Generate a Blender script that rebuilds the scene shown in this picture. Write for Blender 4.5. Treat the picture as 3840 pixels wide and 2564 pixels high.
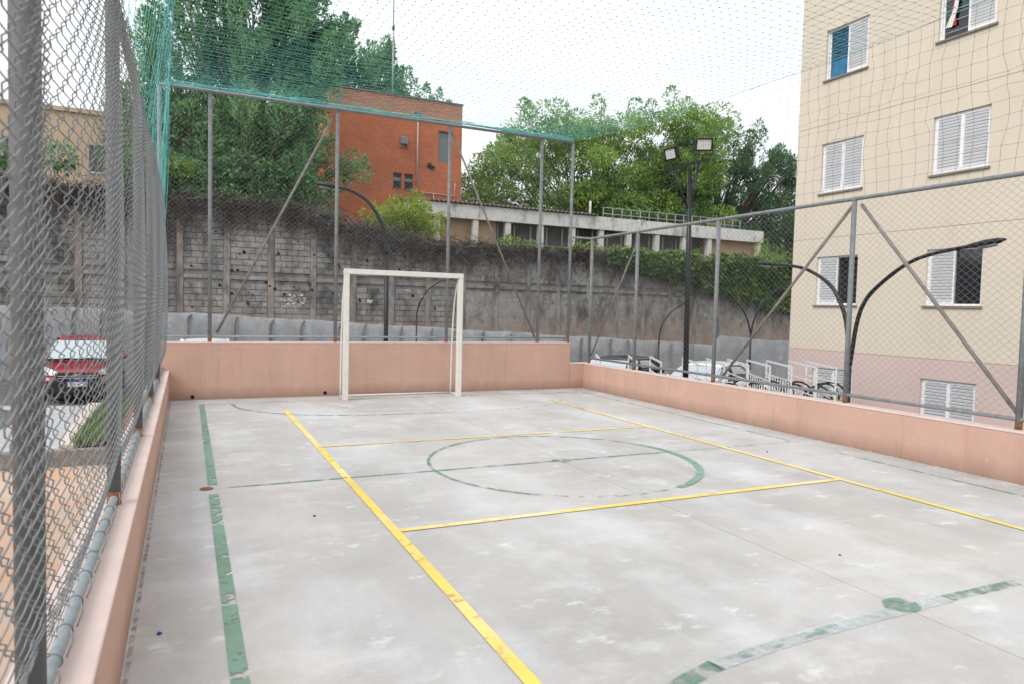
import bpy, math, random
import numpy as np
from mathutils import Vector, Matrix

for o in list(bpy.data.objects):
    bpy.data.objects.remove(o)
SC = bpy.context.scene
COL = SC.collection
R = math.radians
RNG = np.random.default_rng(7)
random.seed(7)

# ------------------------------------------------------------------ camera
def camera():
    yaw, pitch, roll = R(25.141), R(-2.793), R(1.395)
    f = Vector((math.sin(yaw) * math.cos(pitch), math.cos(yaw) * math.cos(pitch), math.sin(pitch)))
    r = Vector((math.cos(yaw), -math.sin(yaw), 0))
    u = r.cross(f)
    r2 = r * math.cos(roll) + u * math.sin(roll)
    u2 = -r * math.sin(roll) + u * math.cos(roll)
    cd = bpy.data.cameras.new('camera')
    cd.lens = 24.41
    cd.sensor_width = 36
    cd.clip_start = 0.05
    cd.clip_end = 1500
    cd.dof.use_dof = True
    cd.dof.focus_distance = 9.0
    cd.dof.aperture_fstop = 5.6
    co = bpy.data.objects.new('camera', cd)
    m = Matrix((r2, u2, -f)).transposed().to_4x4()
    m.translation = Vector((0, 0, 1.5))
    co.matrix_world = m
    COL.objects.link(co)
    SC.camera = co
camera()

# ------------------------------------------------------------------ sky, sun, exposure
SUN_AZ, SUN_EL = R(247), R(44)          # direction towards the sun: azimuth from +y clockwise
def world():
    w = bpy.data.worlds.new('World')
    SC.world = w
    w.use_nodes = True
    nt = w.node_tree
    nt.nodes.clear()
    N = nt.nodes.new
    out = N('ShaderNodeOutputWorld')
    bg = N('ShaderNodeBackground')
    sky = N('ShaderNodeTexSky')
    sky.sky_type = 'NISHITA'
    sky.sun_disc = False
    sky.sun_elevation = SUN_EL
    sky.sun_rotation = SUN_AZ
    sky.dust_density = 3
    tc = N('ShaderNodeTexCoord')
    no = N('ShaderNodeTexNoise')
    no.inputs['Scale'].default_value = 2.2
    no.inputs['Detail'].default_value = 5
    ramp = N('ShaderNodeValToRGB')
    ramp.color_ramp.elements[0].position = 0.3
    ramp.color_ramp.elements[0].color = (9.6, 10.2, 10.9, 1)
    ramp.color_ramp.elements[1].position = 0.7
    ramp.color_ramp.elements[1].color = (12.2, 12.3, 12.4, 1)
    mix = N('ShaderNodeMixRGB')
    mix.inputs[0].default_value = 0.9
    L = nt.links.new
    L(tc.outputs['Generated'], no.inputs['Vector'])
    L(no.outputs['Fac'], ramp.inputs[0])
    L(sky.outputs[0], mix.inputs[1])
    L(ramp.outputs[0], mix.inputs[2])
    L(mix.outputs[0], bg.inputs[0])
    bg.inputs[1].default_value = 0.1
    L(bg.outputs[0], out.inputs[0])
    sd = bpy.data.lights.new('sun', 'SUN')
    sd.energy = 1.5
    sd.angle = R(30)
    sd.color = (1.0, 0.96, 0.9)
    so = bpy.data.objects.new('sun', sd)
    d = Vector((math.sin(SUN_AZ) * math.cos(SUN_EL), math.cos(SUN_AZ) * math.cos(SUN_EL), math.sin(SUN_EL)))
    so.rotation_euler = d.to_track_quat('Z', 'Y').to_euler()
    so.location = (0, 0, 30)
    COL.objects.link(so)
    v = SC.view_settings
    v.view_transform = 'Standard'
    v.look = 'None'
    v.gamma = 1
    v.exposure = 0.3
    v.use_curve_mapping = False
world()
SC.cycles.max_bounces = 6
SC.cycles.transparent_max_bounces = 12
SC.cycles.caustics_reflective = False
SC.cycles.caustics_refractive = False

# ------------------------------------------------------------------ materials
def mat(name, base, rough=0.8, metal=0.0, var=0.0, scale=6.0, layers=(), bump=0.0, bscale=60.0, spec=0.4, stretch=None):
    """base colour with noise variation (var) and extra stain layers (colour, scale, lo, hi, strength, stretch)"""
    m = bpy.data.materials.new(name)
    m.use_nodes = True
    nt = m.node_tree
    N = nt.nodes.new
    L = nt.links.new
    b = nt.nodes['Principled BSDF']
    b.inputs['Roughness'].default_value = rough
    b.inputs['Metallic'].default_value = metal
    b.inputs['Specular IOR Level'].default_value = spec
    b.inputs['Base Color'].default_value = (*base, 1)
    geo = N('ShaderNodeNewGeometry')
    cur = None
    def noise(sc, st=None, det=5, rg=0.6):
        n = N('ShaderNodeTexNoise')
        n.inputs['Scale'].default_value = sc
        n.inputs['Detail'].default_value = det
        n.inputs['Roughness'].default_value = rg
        if st:
            mp = N('ShaderNodeMapping')
            mp.inputs['Scale'].default_value = st
            L(geo.outputs['Position'], mp.inputs['Vector'])
            L(mp.outputs[0], n.inputs['Vector'])
        else:
            L(geo.outputs['Position'], n.inputs['Vector'])
        return n
    if var > 0:
        n = noise(scale, stretch)
        rp = N('ShaderNodeValToRGB')
        rp.color_ramp.elements[0].position = 0.3
        rp.color_ramp.elements[0].color = (*[c * (1 - var) for c in base], 1)
        rp.color_ramp.elements[1].position = 0.7
        rp.color_ramp.elements[1].color = (*[min(1, c * (1 + var)) for c in base], 1)
        L(n.outputs['Fac'], rp.inputs[0])
        cur = rp.outputs[0]
    for (c, sc, lo, hi, k, st) in layers:
        n = noise(sc, st, 6, 0.65)
        mr = N('ShaderNodeMapRange')
        mr.inputs[1].default_value = lo
        mr.inputs[2].default_value = hi
        mr.inputs[4].default_value = k
        L(n.outputs['Fac'], mr.inputs[0])
        mx = N('ShaderNodeMixRGB')
        mx.inputs[2].default_value = (*c, 1)
        if cur is None:
            mx.inputs[1].default_value = (*base, 1)
        else:
            L(cur, mx.inputs[1])
        L(mr.outputs[0], mx.inputs[0])
        cur = mx.outputs[0]
    if cur is not None:
        L(cur, b.inputs['Base Color'])
    if bump > 0:
        n = noise(bscale, None, 4)
        bp = N('ShaderNodeBump')
        bp.inputs['Strength'].default_value = bump
        bp.inputs['Distance'].default_value = 0.01
        L(n.outputs['Fac'], bp.inputs['Height'])
        L(bp.outputs[0], b.inputs['Normal'])
    m['c'] = 1
    return m

def zlayer(m, col, z0, z1, k, nscale=1.5, namp=1.0, stretch=(1, 1, 0.35)):
    """stain that follows a height band of a wall: full at z0, gone at z1, ragged by noise"""
    nt = m.node_tree
    N = nt.nodes.new
    L = nt.links.new
    b = nt.nodes['Principled BSDF']
    geo = N('ShaderNodeNewGeometry')
    sp = N('ShaderNodeSeparateXYZ')
    L(geo.outputs['Position'], sp.inputs[0])
    mp = N('ShaderNodeMapping')
    mp.inputs['Scale'].default_value = stretch
    L(geo.outputs['Position'], mp.inputs['Vector'])
    n = N('ShaderNodeTexNoise')
    n.inputs['Scale'].default_value = nscale
    n.inputs['Detail'].default_value = 7
    n.inputs['Roughness'].default_value = 0.7
    L(mp.outputs[0], n.inputs['Vector'])
    ma = N('ShaderNodeMath')
    ma.operation = 'MULTIPLY_ADD'
    ma.inputs[1].default_value = namp * 2
    L(n.outputs['Fac'], ma.inputs[0])
    ad = N('ShaderNodeMath')
    ad.operation = 'SUBTRACT'
    L(sp.outputs['Z'], ad.inputs[0])
    ad.inputs[1].default_value = namp
    L(ad.outputs[0], ma.inputs[2])
    mr = N('ShaderNodeMapRange')
    mr.inputs[1].default_value = z0
    mr.inputs[2].default_value = z1
    mr.inputs[3].default_value = k
    mr.inputs[4].default_value = 0
    L(ma.outputs[0], mr.inputs[0])
    mx = N('ShaderNodeMixRGB')
    mx.inputs[2].default_value = (*col, 1)
    src = b.inputs['Base Color'].links
    if src:
        L(src[0].from_socket, mx.inputs[1])
    else:
        mx.inputs[1].default_value = b.inputs['Base Color'].default_value
    L(mr.outputs[0], mx.inputs[0])
    L(mx.outputs[0], b.inputs['Base Color'])
    return m

def paint(name, base, wear_lo, wear_hi, scale=9.0, minalpha=0.0, stretch=(1, 1, 1), fade=0.25, layers=()):
    m = mat(name, base, 0.65, var=fade, scale=1.3, layers=layers)
    nt = m.node_tree
    N = nt.nodes.new
    L = nt.links.new
    b = nt.nodes['Principled BSDF']
    geo = N('ShaderNodeNewGeometry')
    mp = N('ShaderNodeMapping')
    mp.inputs['Scale'].default_value = stretch
    L(geo.outputs['Position'], mp.inputs['Vector'])
    n = N('ShaderNodeTexNoise')
    n.inputs['Scale'].default_value = scale
    n.inputs['Detail'].default_value = 6
    n.inputs['Roughness'].default_value = 0.62
    L(mp.outputs[0], n.inputs['Vector'])
    mr = N('ShaderNodeMapRange')
    mr.inputs[1].default_value = wear_lo
    mr.inputs[2].default_value = wear_hi
    mr.inputs[3].default_value = minalpha
    mr.inputs[4].default_value = 1
    L(n.outputs['Fac'], mr.inputs[0])
    L(mr.outputs[0], b.inputs['Alpha'])
    return m

def leafmat(name, dark, light, trans=0.3):
    m = bpy.data.materials.new(name)
    m.use_nodes = True
    nt = m.node_tree
    nt.nodes.clear()
    N = nt.nodes.new
    L = nt.links.new
    out = N('ShaderNodeOutputMaterial')
    geo = N('ShaderNodeNewGeometry')
    no = N('ShaderNodeTexNoise')
    no.inputs['Scale'].default_value = 0.9
    no.inputs['Detail'].default_value = 3
    L(geo.outputs['Position'], no.inputs['Vector'])
    ad = N('ShaderNodeMath')
    ad.operation = 'MULTIPLY_ADD'
    ad.inputs[1].default_value = 0.55
    ad.inputs[2].default_value = -0.28
    L(geo.outputs['Random Per Island'], ad.inputs[0])
    a2 = N('ShaderNodeMath')
    a2.operation = 'ADD'
    L(ad.outputs[0], a2.inputs[0])
    L(no.outputs['Fac'], a2.inputs[1])
    rp = N('ShaderNodeValToRGB')
    rp.color_ramp.elements[0].position = 0.25
    rp.color_ramp.elements[0].color = (*dark, 1)
    rp.color_ramp.elements[1].position = 0.78
    rp.color_ramp.elements[1].color = (*light, 1)
    L(a2.outputs[0], rp.inputs[0])
    p = N('ShaderNodeBsdfPrincipled')
    p.inputs['Roughness'].default_value = 0.5
    p.inputs['Specular IOR Level'].default_value = 0.35
    L(rp.outputs[0], p.inputs['Base Color'])
    t = N('ShaderNodeBsdfTranslucent')
    L(rp.outputs[0], t.inputs[0])
    mx = N('ShaderNodeMixShader')
    mx.inputs[0].default_value = trans
    L(p.outputs[0], mx.inputs[1])
    L(t.outputs[0], mx.inputs[2])
    L(mx.outputs[0], out.inputs[0])
    return m

def brickmat(name):
    m = mat(name, (0.5, 0.15, 0.07), 0.9)
    nt = m.node_tree
    N = nt.nodes.new
    L = nt.links.new
    b = nt.nodes['Principled BSDF']
    geo = N('ShaderNodeNewGeometry')
    mp = N('ShaderNodeMapping')
    mp.inputs['Rotation'].default_value = (R(90), 0, 0)
    L(geo.outputs['Position'], mp.inputs['Vector'])
    br = N('ShaderNodeTexBrick')
    br.inputs['Color1'].default_value = (0.47, 0.125, 0.05, 1)
    br.inputs['Color2'].default_value = (0.58, 0.17, 0.07, 1)
    br.inputs['Mortar'].default_value = (0.40, 0.17, 0.10, 1)
    br.inputs['Scale'].default_value = 1
    br.inputs['Mortar Size'].default_value = 0.012
    br.inputs['Brick Width'].default_value = 0.24
    br.inputs['Row Height'].default_value = 0.085
    L(mp.outputs[0], br.inputs['Vector'])
    n = N('ShaderNodeTexNoise')
    n.inputs['Scale'].default_value = 0.8
    n.inputs['Detail'].default_value = 6
    L(geo.outputs['Position'], n.inputs['Vector'])
    mr = N('ShaderNodeMapRange')
    mr.inputs[1].default_value = 0.45
    mr.inputs[2].default_value = 0.75
    mr.inputs[4].default_value = 0.45
    L(n.outputs['Fac'], mr.inputs[0])
    mx = N('ShaderNodeMixRGB')
    mx.inputs[2].default_value = (0.26, 0.09, 0.05, 1)
    L(mr.outputs[0], mx.inputs[0])
    L(br.outputs[0], mx.inputs[1])
    L(mx.outputs[0], b.inputs['Base Color'])
    return m

def glass(name, c, rough=0.08):
    return mat(name, c, rough, 0.0, spec=0.8)

M = {}
M['concrete'] = mat('court_concrete', (0.455, 0.44, 0.425), 0.75, var=0.13, scale=0.6, bump=0.08, bscale=90, layers=(
    ((0.60, 0.61, 0.635), 0.55, 0.46, 0.68, 0.8, (1.6, 0.6, 1)),
    ((0.65, 0.65, 0.66), 1.5, 0.52, 0.72, 0.7, (0.9, 1.3, 1)),
    ((0.35, 0.335, 0.32), 1.2, 0.50, 0.78, 0.5, (0.9, 1.2, 1)),
    ((0.55, 0.475, 0.40), 0.5, 0.50, 0.72, 0.4, None),
    ((0.73, 0.73, 0.72), 3.4, 0.60, 0.71, 0.7, (0.9, 1.4, 1)),
    ((0.76, 0.76, 0.76), 10.0, 0.64, 0.76, 0.55, (0.8, 1.5, 1)),
    ((0.22, 0.21, 0.20), 7.0, 0.66, 0.78, 0.6, (1, 1.2, 1)),
    ((0.22, 0.21, 0.20), 55.0, 0.60, 0.76, 0.55, None),
    ((0.72, 0.72, 0.72), 38.0, 0.62, 0.76, 0.5, None)))
M['joint'] = mat('joint_dirt', (0.10, 0.09, 0.08), 0.95, var=0.3)
M['yellow'] = paint('yellow_paint', (0.81, 0.59, 0.13), 0.28, 0.44, 10.0, 0.3, fade=0.14, layers=(((0.86, 0.75, 0.42), 0.7, 0.46, 0.62, 0.8, None), ((0.66, 0.60, 0.44), 9.0, 0.56, 0.72, 0.6, None)))
M['yellow_faded'] = paint('faded_yellow_paint', (0.84, 0.62, 0.18), 0.30, 0.55, 7.0, 0.0)
M['yellow_ghost'] = paint('ghost_yellow_paint', (0.75, 0.55, 0.25), 0.55, 0.9, 5.0, 0.0)
M['green'] = paint('green_paint', (0.20, 0.325, 0.25), 0.40, 0.44, 6.5, 0.0, (1.0, 1.3, 1), 0.2)
M['green_worn'] = paint('worn_green_paint', (0.17, 0.29, 0.225), 0.40, 0.62, 9.0, 0.1, fade=0.2)
M['green_ghost'] = paint('ghost_green_paint', (0.20, 0.34, 0.29), 0.47, 0.75, 10.0, 0.0, fade=0.2)
M['grime_shade'] = paint('wall_foot_grime_shade', (0.24, 0.15, 0.12), 0.40, 0.85, 22.0, 0.0)  # brown of wall-foot dirt, also standing in for contact shade
M['white_ghost'] = paint('ghost_white_paint', (0.66, 0.69, 0.70), 0.42, 1.0, 3.5, 0.0)
M['pale_line'] = paint('pale_worn_line', (0.55, 0.60, 0.605), 0.36, 0.75, 14.0, 0.3)
M['salmon'] = mat('salmon_paint', (0.565, 0.36, 0.285), 0.8, var=0.07, scale=1.6, bump=0.35, bscale=140, layers=(
    ((0.62, 0.42, 0.33), 2.2, 0.5, 0.75, 0.6, (1, 1, 0.25)),
    ((0.38, 0.22, 0.16), 4.0, 0.54, 0.8, 0.5, (1.5, 1.5, 0.15)), ((0.70, 0.55, 0.48), 9.0, 0.64, 0.76, 0.5, None), ((0.30, 0.19, 0.14), 14.0, 0.67, 0.78, 0.45, None)))
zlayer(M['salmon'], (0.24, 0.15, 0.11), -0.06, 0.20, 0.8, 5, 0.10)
M['coping'] = mat('pale_coping_paint', (0.66, 0.53, 0.49), 0.85, var=0.07, scale=4, bump=0.3, bscale=120)
M['galv'] = mat('galvanised_steel', (0.235, 0.25, 0.26), 0.6, 0.15, var=0.22, scale=14, layers=(((0.20, 0.16, 0.13), 5, 0.58, 0.75, 0.5, None),))
M['galv_blue'] = mat('grey_painted_pipe', (0.27, 0.31, 0.325), 0.5, 0.1, var=0.15, scale=9)
M['rusty'] = mat('rusty_pipe', (0.25, 0.225, 0.21), 0.8, 0.1, var=0.3, scale=10)
M['rust'] = mat('rust', (0.22, 0.10, 0.05), 0.9, 0.0, var=0.3, scale=20)
M['wire'] = mat('galvanised_wire', (0.24, 0.255, 0.26), 0.5, 0.2, var=0.15, scale=12)
M['wire_dull'] = mat('dull_zinc_wire', (0.22, 0.24, 0.25), 0.55, 0.2, var=0.2, scale=12)
M['galv_dull'] = mat('dull_grey_post', (0.135, 0.138, 0.143), 0.65, 0.1, var=0.2, scale=10)
M['teal'] = mat('teal_cord', (0.17, 0.52, 0.51), 0.8, var=0.2, scale=8)
M['grey_cord'] = mat('grey_green_cord', (0.085, 0.125, 0.12), 0.85, var=0.2, scale=8)
M['white_metal'] = mat('white_gloss_paint', (0.72, 0.71, 0.66), 0.45, var=0.06, scale=10, layers=(((0.5, 0.38, 0.26), 9, 0.66, 0.78, 0.6, None),))
M['black_metal'] = mat('black_paint', (0.014, 0.015, 0.018), 0.35, 0.2)
M['lens'] = mat('floodlight_lens', (0.62, 0.62, 0.58), 0.3, var=0.08, scale=30)
M['asphalt'] = mat('parking_asphalt', (0.13, 0.13, 0.135), 0.9, var=0.2, scale=2)
M['pavement'] = mat('grey_pavement', (0.42, 0.42, 0.43), 0.9, var=0.12, scale=2.5)
M['patio'] = mat('tan_patio_cement', (0.54, 0.41, 0.32), 0.9, var=0.16, scale=1.6, layers=(((0.55, 0.27, 0.15), 0.8, 0.48, 0.66, 0.7, None),))
M['kerb'] = mat('pale_kerb', (0.60, 0.53, 0.48), 0.9, var=0.1, scale=5)
M['soil'] = mat('red_soil', (0.30, 0.14, 0.09), 0.95, var=0.35, scale=8)
M['earth'] = mat('terrace_earth', (0.12, 0.09, 0.06), 0.95, var=0.3, scale=2)
M['block'] = mat('concrete_block', (0.30, 0.292, 0.28), 0.95, var=0.28, scale=2.4, bump=0.4, bscale=40, layers=(
    ((0.33, 0.31, 0.28), 1.1, 0.5, 0.7, 0.6, (1, 1, 0.4)),
    ((0.05, 0.048, 0.046), 0.8, 0.46, 0.62, 0.85, (1.3, 1, 0.6)), ((0.09, 0.085, 0.08), 3.5, 0.52, 0.68, 0.7, None),
    ((0.46, 0.44, 0.41), 2.2, 0.56, 0.72, 0.75, (1.6, 1, 0.6)),
    ((0.32, 0.23, 0.18), 0.9, 0.56, 0.72, 0.5, None)))
zlayer(M['block'], (0.045, 0.043, 0.042), 5.6, 3.5, 0.85, 1.3, 0.9)
M['block'].node_tree.nodes  # upper part: soot and vine stain (drawn downwards)
zlayer(M['block'], (0.33, 0.22, 0.17), 0.2, 1.5, 0.65, 1.2, 0.5)
M['mortar'] = mat('mortar', (0.24, 0.23, 0.22), 0.95, var=0.25, scale=2, layers=(((0.07, 0.065, 0.06), 1.6, 0.5, 0.68, 0.75, (1.6, 1, 0.35)),))
zlayer(M['mortar'], (0.035, 0.033, 0.032), 5.6, 3.3, 0.92, 1.3, 0.9)
M['pilaster'] = mat('pilaster_concrete', (0.29, 0.255, 0.225), 0.95, var=0.2, scale=2.2, layers=(((0.07, 0.066, 0.062), 1.2, 0.46, 0.64, 0.85, (2, 2, 0.5)), ((0.42, 0.29, 0.23), 1.1, 0.54, 0.7, 0.6, None)))
zlayer(M['pilaster'], (0.04, 0.038, 0.036), 5.6, 3.6, 0.9, 1.3, 0.9)
M['apron'] = mat('sprayed_cement', (0.29, 0.30, 0.315), 0.95, var=0.18, scale=2.2, bump=0.7, bscale=14, layers=(((0.22, 0.21, 0.20), 1.5, 0.52, 0.74, 0.7, (1.5, 1, 0.4)), ((0.48, 0.49, 0.50), 2.4, 0.56, 0.74, 0.6, None)))
M['soot'] = mat('hole_dark', (0.012, 0.011, 0.01), 1.0)
M['splash'] = mat('white_paint_splash', (0.62, 0.62, 0.6), 0.9, var=0.1)
M['cream'] = mat('cream_render', (0.69, 0.61, 0.505), 0.9, var=0.035, scale=0.7, bump=0.15, bscale=160, layers=(((0.60, 0.50, 0.39), 0.9, 0.52, 0.8, 0.6, (1.4, 1.4, 0.2)), ((0.55, 0.48, 0.40), 2.5, 0.56, 0.8, 0.4, (3, 3, 0.12))))
M['pink'] = mat('pale_pink_render', (0.63, 0.485, 0.455), 0.9, var=0.04, scale=0.9, bump=0.15, bscale=160)
M['orange_line'] = mat('orange_joint_paint', (0.50, 0.27, 0.16), 0.9)
M['alu'] = mat('white_aluminium', (0.82, 0.83, 0.85), 0.4, var=0.03)
M['shutter_back'] = mat('shutter_gap_grey', (0.33, 0.34, 0.38), 0.6)
M['sill'] = mat('grey_sill', (0.25, 0.22, 0.19), 0.9, var=0.2)
M['dark_glass'] = glass('dark_window_glass', (0.012, 0.013, 0.016))
M['blue_glass'] = mat('blue_curtain', (0.03, 0.17, 0.33), 0.5, var=0.3, scale=6)
M['dark_slat'] = mat('dark_blue_slat', (0.02, 0.05, 0.08), 0.5)
M['red_cloth'] = mat('red_cloth', (0.5, 0.03, 0.05), 0.8)
M['white_cloth'] = mat('white_cloth', (0.75, 0.74, 0.72), 0.8)
M['brick'] = brickmat('orange_brick')
M['fascia'] = mat('weathered_white_fascia', (0.64, 0.635, 0.62), 0.9, var=0.12, scale=2, layers=(((0.12, 0.115, 0.11), 1.5, 0.52, 0.7, 0.8, (1.5, 1, 0.7)), ((0.30, 0.28, 0.25), 4, 0.52, 0.75, 0.6, (2, 1, 0.3))))
M['column'] = mat('white_column', (0.60, 0.59, 0.56), 0.9, var=0.12, scale=3)
M['tilepanel'] = mat('beige_panel', (0.48, 0.34, 0.22), 0.9, var=0.12, scale=2)
M['greypanel'] = mat('grey_louvre_panel', (0.115, 0.115, 0.12), 0.9, var=0.3, scale=2.5)
M['roof_sheet'] = mat('fibre_cement_sheet', (0.16, 0.13, 0.115), 0.95, var=0.3, scale=3)
M['shutter'] = mat('blue_grey_shutter', (0.20, 0.235, 0.235), 0.7, var=0.12, scale=5)
M['pvc'] = mat('pale_pipe', (0.50, 0.38, 0.33), 0.7, var=0.1)
M['mast'] = mat('steel_mast', (0.33, 0.35, 0.38), 0.5, 0.3)
M['farwall'] = mat('beige_far_wall', (0.56, 0.43, 0.30), 0.9, var=0.08, scale=0.6)
M['bark'] = mat('bark', (0.10, 0.08, 0.065), 0.95, var=0.3, scale=6)
M['bark_pale'] = mat('pale_bark', (0.10, 0.085, 0.07), 0.95, var=0.3, scale=6)
M['twig'] = mat('dead_twig', (0.085, 0.07, 0.064), 0.95, var=0.5, scale=3)
M['twig_pale'] = mat('pale_dead_twig', (0.22, 0.20, 0.185), 0.95, var=0.3, scale=3)
M['leaf_dark'] = leafmat('ficus_leaf', (0.085, 0.195, 0.10), (0.33, 0.55, 0.26), .5)
M['leaf_mid'] = leafmat('feathery_leaf', (0.10, 0.21, 0.045), (0.42, 0.58, 0.14), 0.5)
M['leaf_deep'] = leafmat('deep_leaf', (0.05, 0.125, 0.062), (0.20, 0.36, 0.17), .45)
M['leaf_lime'] = leafmat('lime_leaf', (0.17, 0.27, 0.03), (0.55, 0.66, 0.10), 0.5)
M['leaf_ivy'] = leafmat('ivy_leaf', (0.04, 0.095, 0.022), (0.24, 0.36, 0.085), .4)
M['grass'] = leafmat('grass_blade', (0.07, 0.15, 0.02), (0.22, 0.34, 0.06))
M['car_red'] = mat('red_car_paint', (0.30, 0.012, 0.03), 0.25, 0.2, spec=0.8)
M['car_white'] = mat('white_car_paint', (0.75, 0.76, 0.78), 0.25, spec=0.8)
M['car_black'] = mat('black_car_paint', (0.012, 0.018, 0.018), 0.2, 0.2, spec=0.8)
M['car_silver'] = mat('silver_car_paint', (0.40, 0.43, 0.47), 0.25, 0.4, spec=0.8)
M['car_blue'] = mat('dark_blue_car_paint', (0.02, 0.035, 0.06), 0.25, 0.3, spec=0.8)
M['car_glass'] = mat('car_window_glass', (0.02, 0.025, 0.028), 0.03, 0.0, spec=1.0)
M['car_glass'].node_tree.nodes['Principled BSDF'].inputs['Coat Weight'].default_value = 1
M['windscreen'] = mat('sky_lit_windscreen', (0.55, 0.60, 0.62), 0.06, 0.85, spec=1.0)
M['headlight'] = mat('headlight_glass', (0.55, 0.54, 0.50), 0.2, 0.2)
M['plastic'] = mat('black_plastic', (0.018, 0.018, 0.02), 0.6)
M['chrome'] = mat('chrome', (0.6, 0.6, 0.62), 0.15, 0.9)
M['plate_white'] = mat('plate_white', (0.75, 0.76, 0.76), 0.5)
M['plate_blue'] = mat('plate_blue', (0.01, 0.05, 0.38), 0.5)
M['rubber'] = mat('tyre_rubber', (0.015, 0.015, 0.015), 0.85)
M['bike_a'] = mat('bike_red', (0.35, 0.02, 0.02), 0.4)
M['bike_b'] = mat('bike_blue', (0.03, 0.10, 0.30), 0.4)
M['bike_c'] = mat('bike_black', (0.02, 0.02, 0.022), 0.4)
M['bike_d'] = mat('bike_yellow', (0.50, 0.30, 0.04), 0.4)
M['bike_e'] = mat('bike_purple', (0.14, 0.06, 0.25), 0.4)

# ------------------------------------------------------------------ object helpers
def link(o, parent=None):
    COL.objects.link(o)
    if parent is not None:
        o.parent = parent
    return o
def tag(o, label=None, cat=None, group=None, kind=None):
    if label: o['label'] = label
    if cat: o['category'] = cat
    if group: o['group'] = group
    if kind: o['kind'] = kind
    return o
def empty(name, loc=(0, 0, 0), rz=0.0):
    o = bpy.data.objects.new(name, None)
    o.empty_display_size = 0.3
    o.location = loc
    o.rotation_euler = (0, 0, rz)
    return link(o)
def copy_tree(o, parent=None):
    c = o.copy()
    COL.objects.link(c)
    c.parent = parent
    for ch in o.children:
        copy_tree(ch, c)
    return c
def np_mesh(name, V, F, smooth=False):
    """V (n,3), F (m,k) equal-sided faces"""
    V = np.ascontiguousarray(V, dtype=np.float32).reshape(-1, 3)
    F = np.ascontiguousarray(F, dtype=np.int32)
    k = F.shape[1]
    me = bpy.data.meshes.new(name)
    me.vertices.add(len(V))
    me.vertices.foreach_set('co', V.ravel())
    me.loops.add(F.size)
    me.loops.foreach_set('vertex_index', F.ravel())
    me.polygons.add(len(F))
    me.polygons.foreach_set('loop_start', np.arange(0, F.size, k, dtype=np.int32))
    me.polygons.foreach_set('loop_total', np.full(len(F), k, dtype=np.int32))
    if smooth:
        me.polygons.foreach_set('use_smooth', np.ones(len(F), dtype=bool))
    me.update(calc_edges=True)
    return me
def np_obj(name, V, F, m, parent=None, smooth=False):
    me = np_mesh(name, V, F, smooth)
    me.materials.append(m)
    return link(bpy.data.objects.new(name, me), parent)
def np_tubes(P, r, n=4, closed=False):
    """P (K,N,3) polylines of equal length; r scalar or (K,N). Returns V,F"""
    P = np.asarray(P, float)
    K, N, _ = P.shape
    T = np.empty_like(P)
    T[:, 1:-1] = P[:, 2:] - P[:, :-2]
    T[:, 0] = P[:, 1] - P[:, 0]
    T[:, -1] = P[:, -1] - P[:, -2]
    T /= np.linalg.norm(T, axis=2, keepdims=True) + 1e-12
    avg = np.abs(T).mean(axis=(0, 1))
    ref = np.zeros(3)
    ref[np.argmin(avg)] = 1
    U = np.cross(T, ref)
    U /= np.linalg.norm(U, axis=2, keepdims=True) + 1e-12
    W = np.cross(T, U)
    a = np.arange(n) * 2 * math.pi / n
    rr = np.broadcast_to(np.asarray(r, float), (K, N))[:, :, None, None]
    V = P[:, :, None] + rr * (U[:, :, None] * np.cos(a)[None, None, :, None] + W[:, :, None] * np.sin(a)[None, None, :, None])
    idx = np.arange(K * N * n).reshape(K, N, n)
    A = idx[:, :-1]
    B = idx[:, 1:]
    F = np.stack([A, np.roll(A, -1, 2), np.roll(B, -1, 2), B], -1).reshape(-1, 4)
    return V.reshape(-1, 3), F
def cat_vf(parts):
    Vs, Fs, o = [], [], 0
    for V, F in parts:
        Vs.append(V)
        Fs.append(np.asarray(F) + o)
        o += len(V)
    return np.concatenate(Vs), np.concatenate(Fs)

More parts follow.
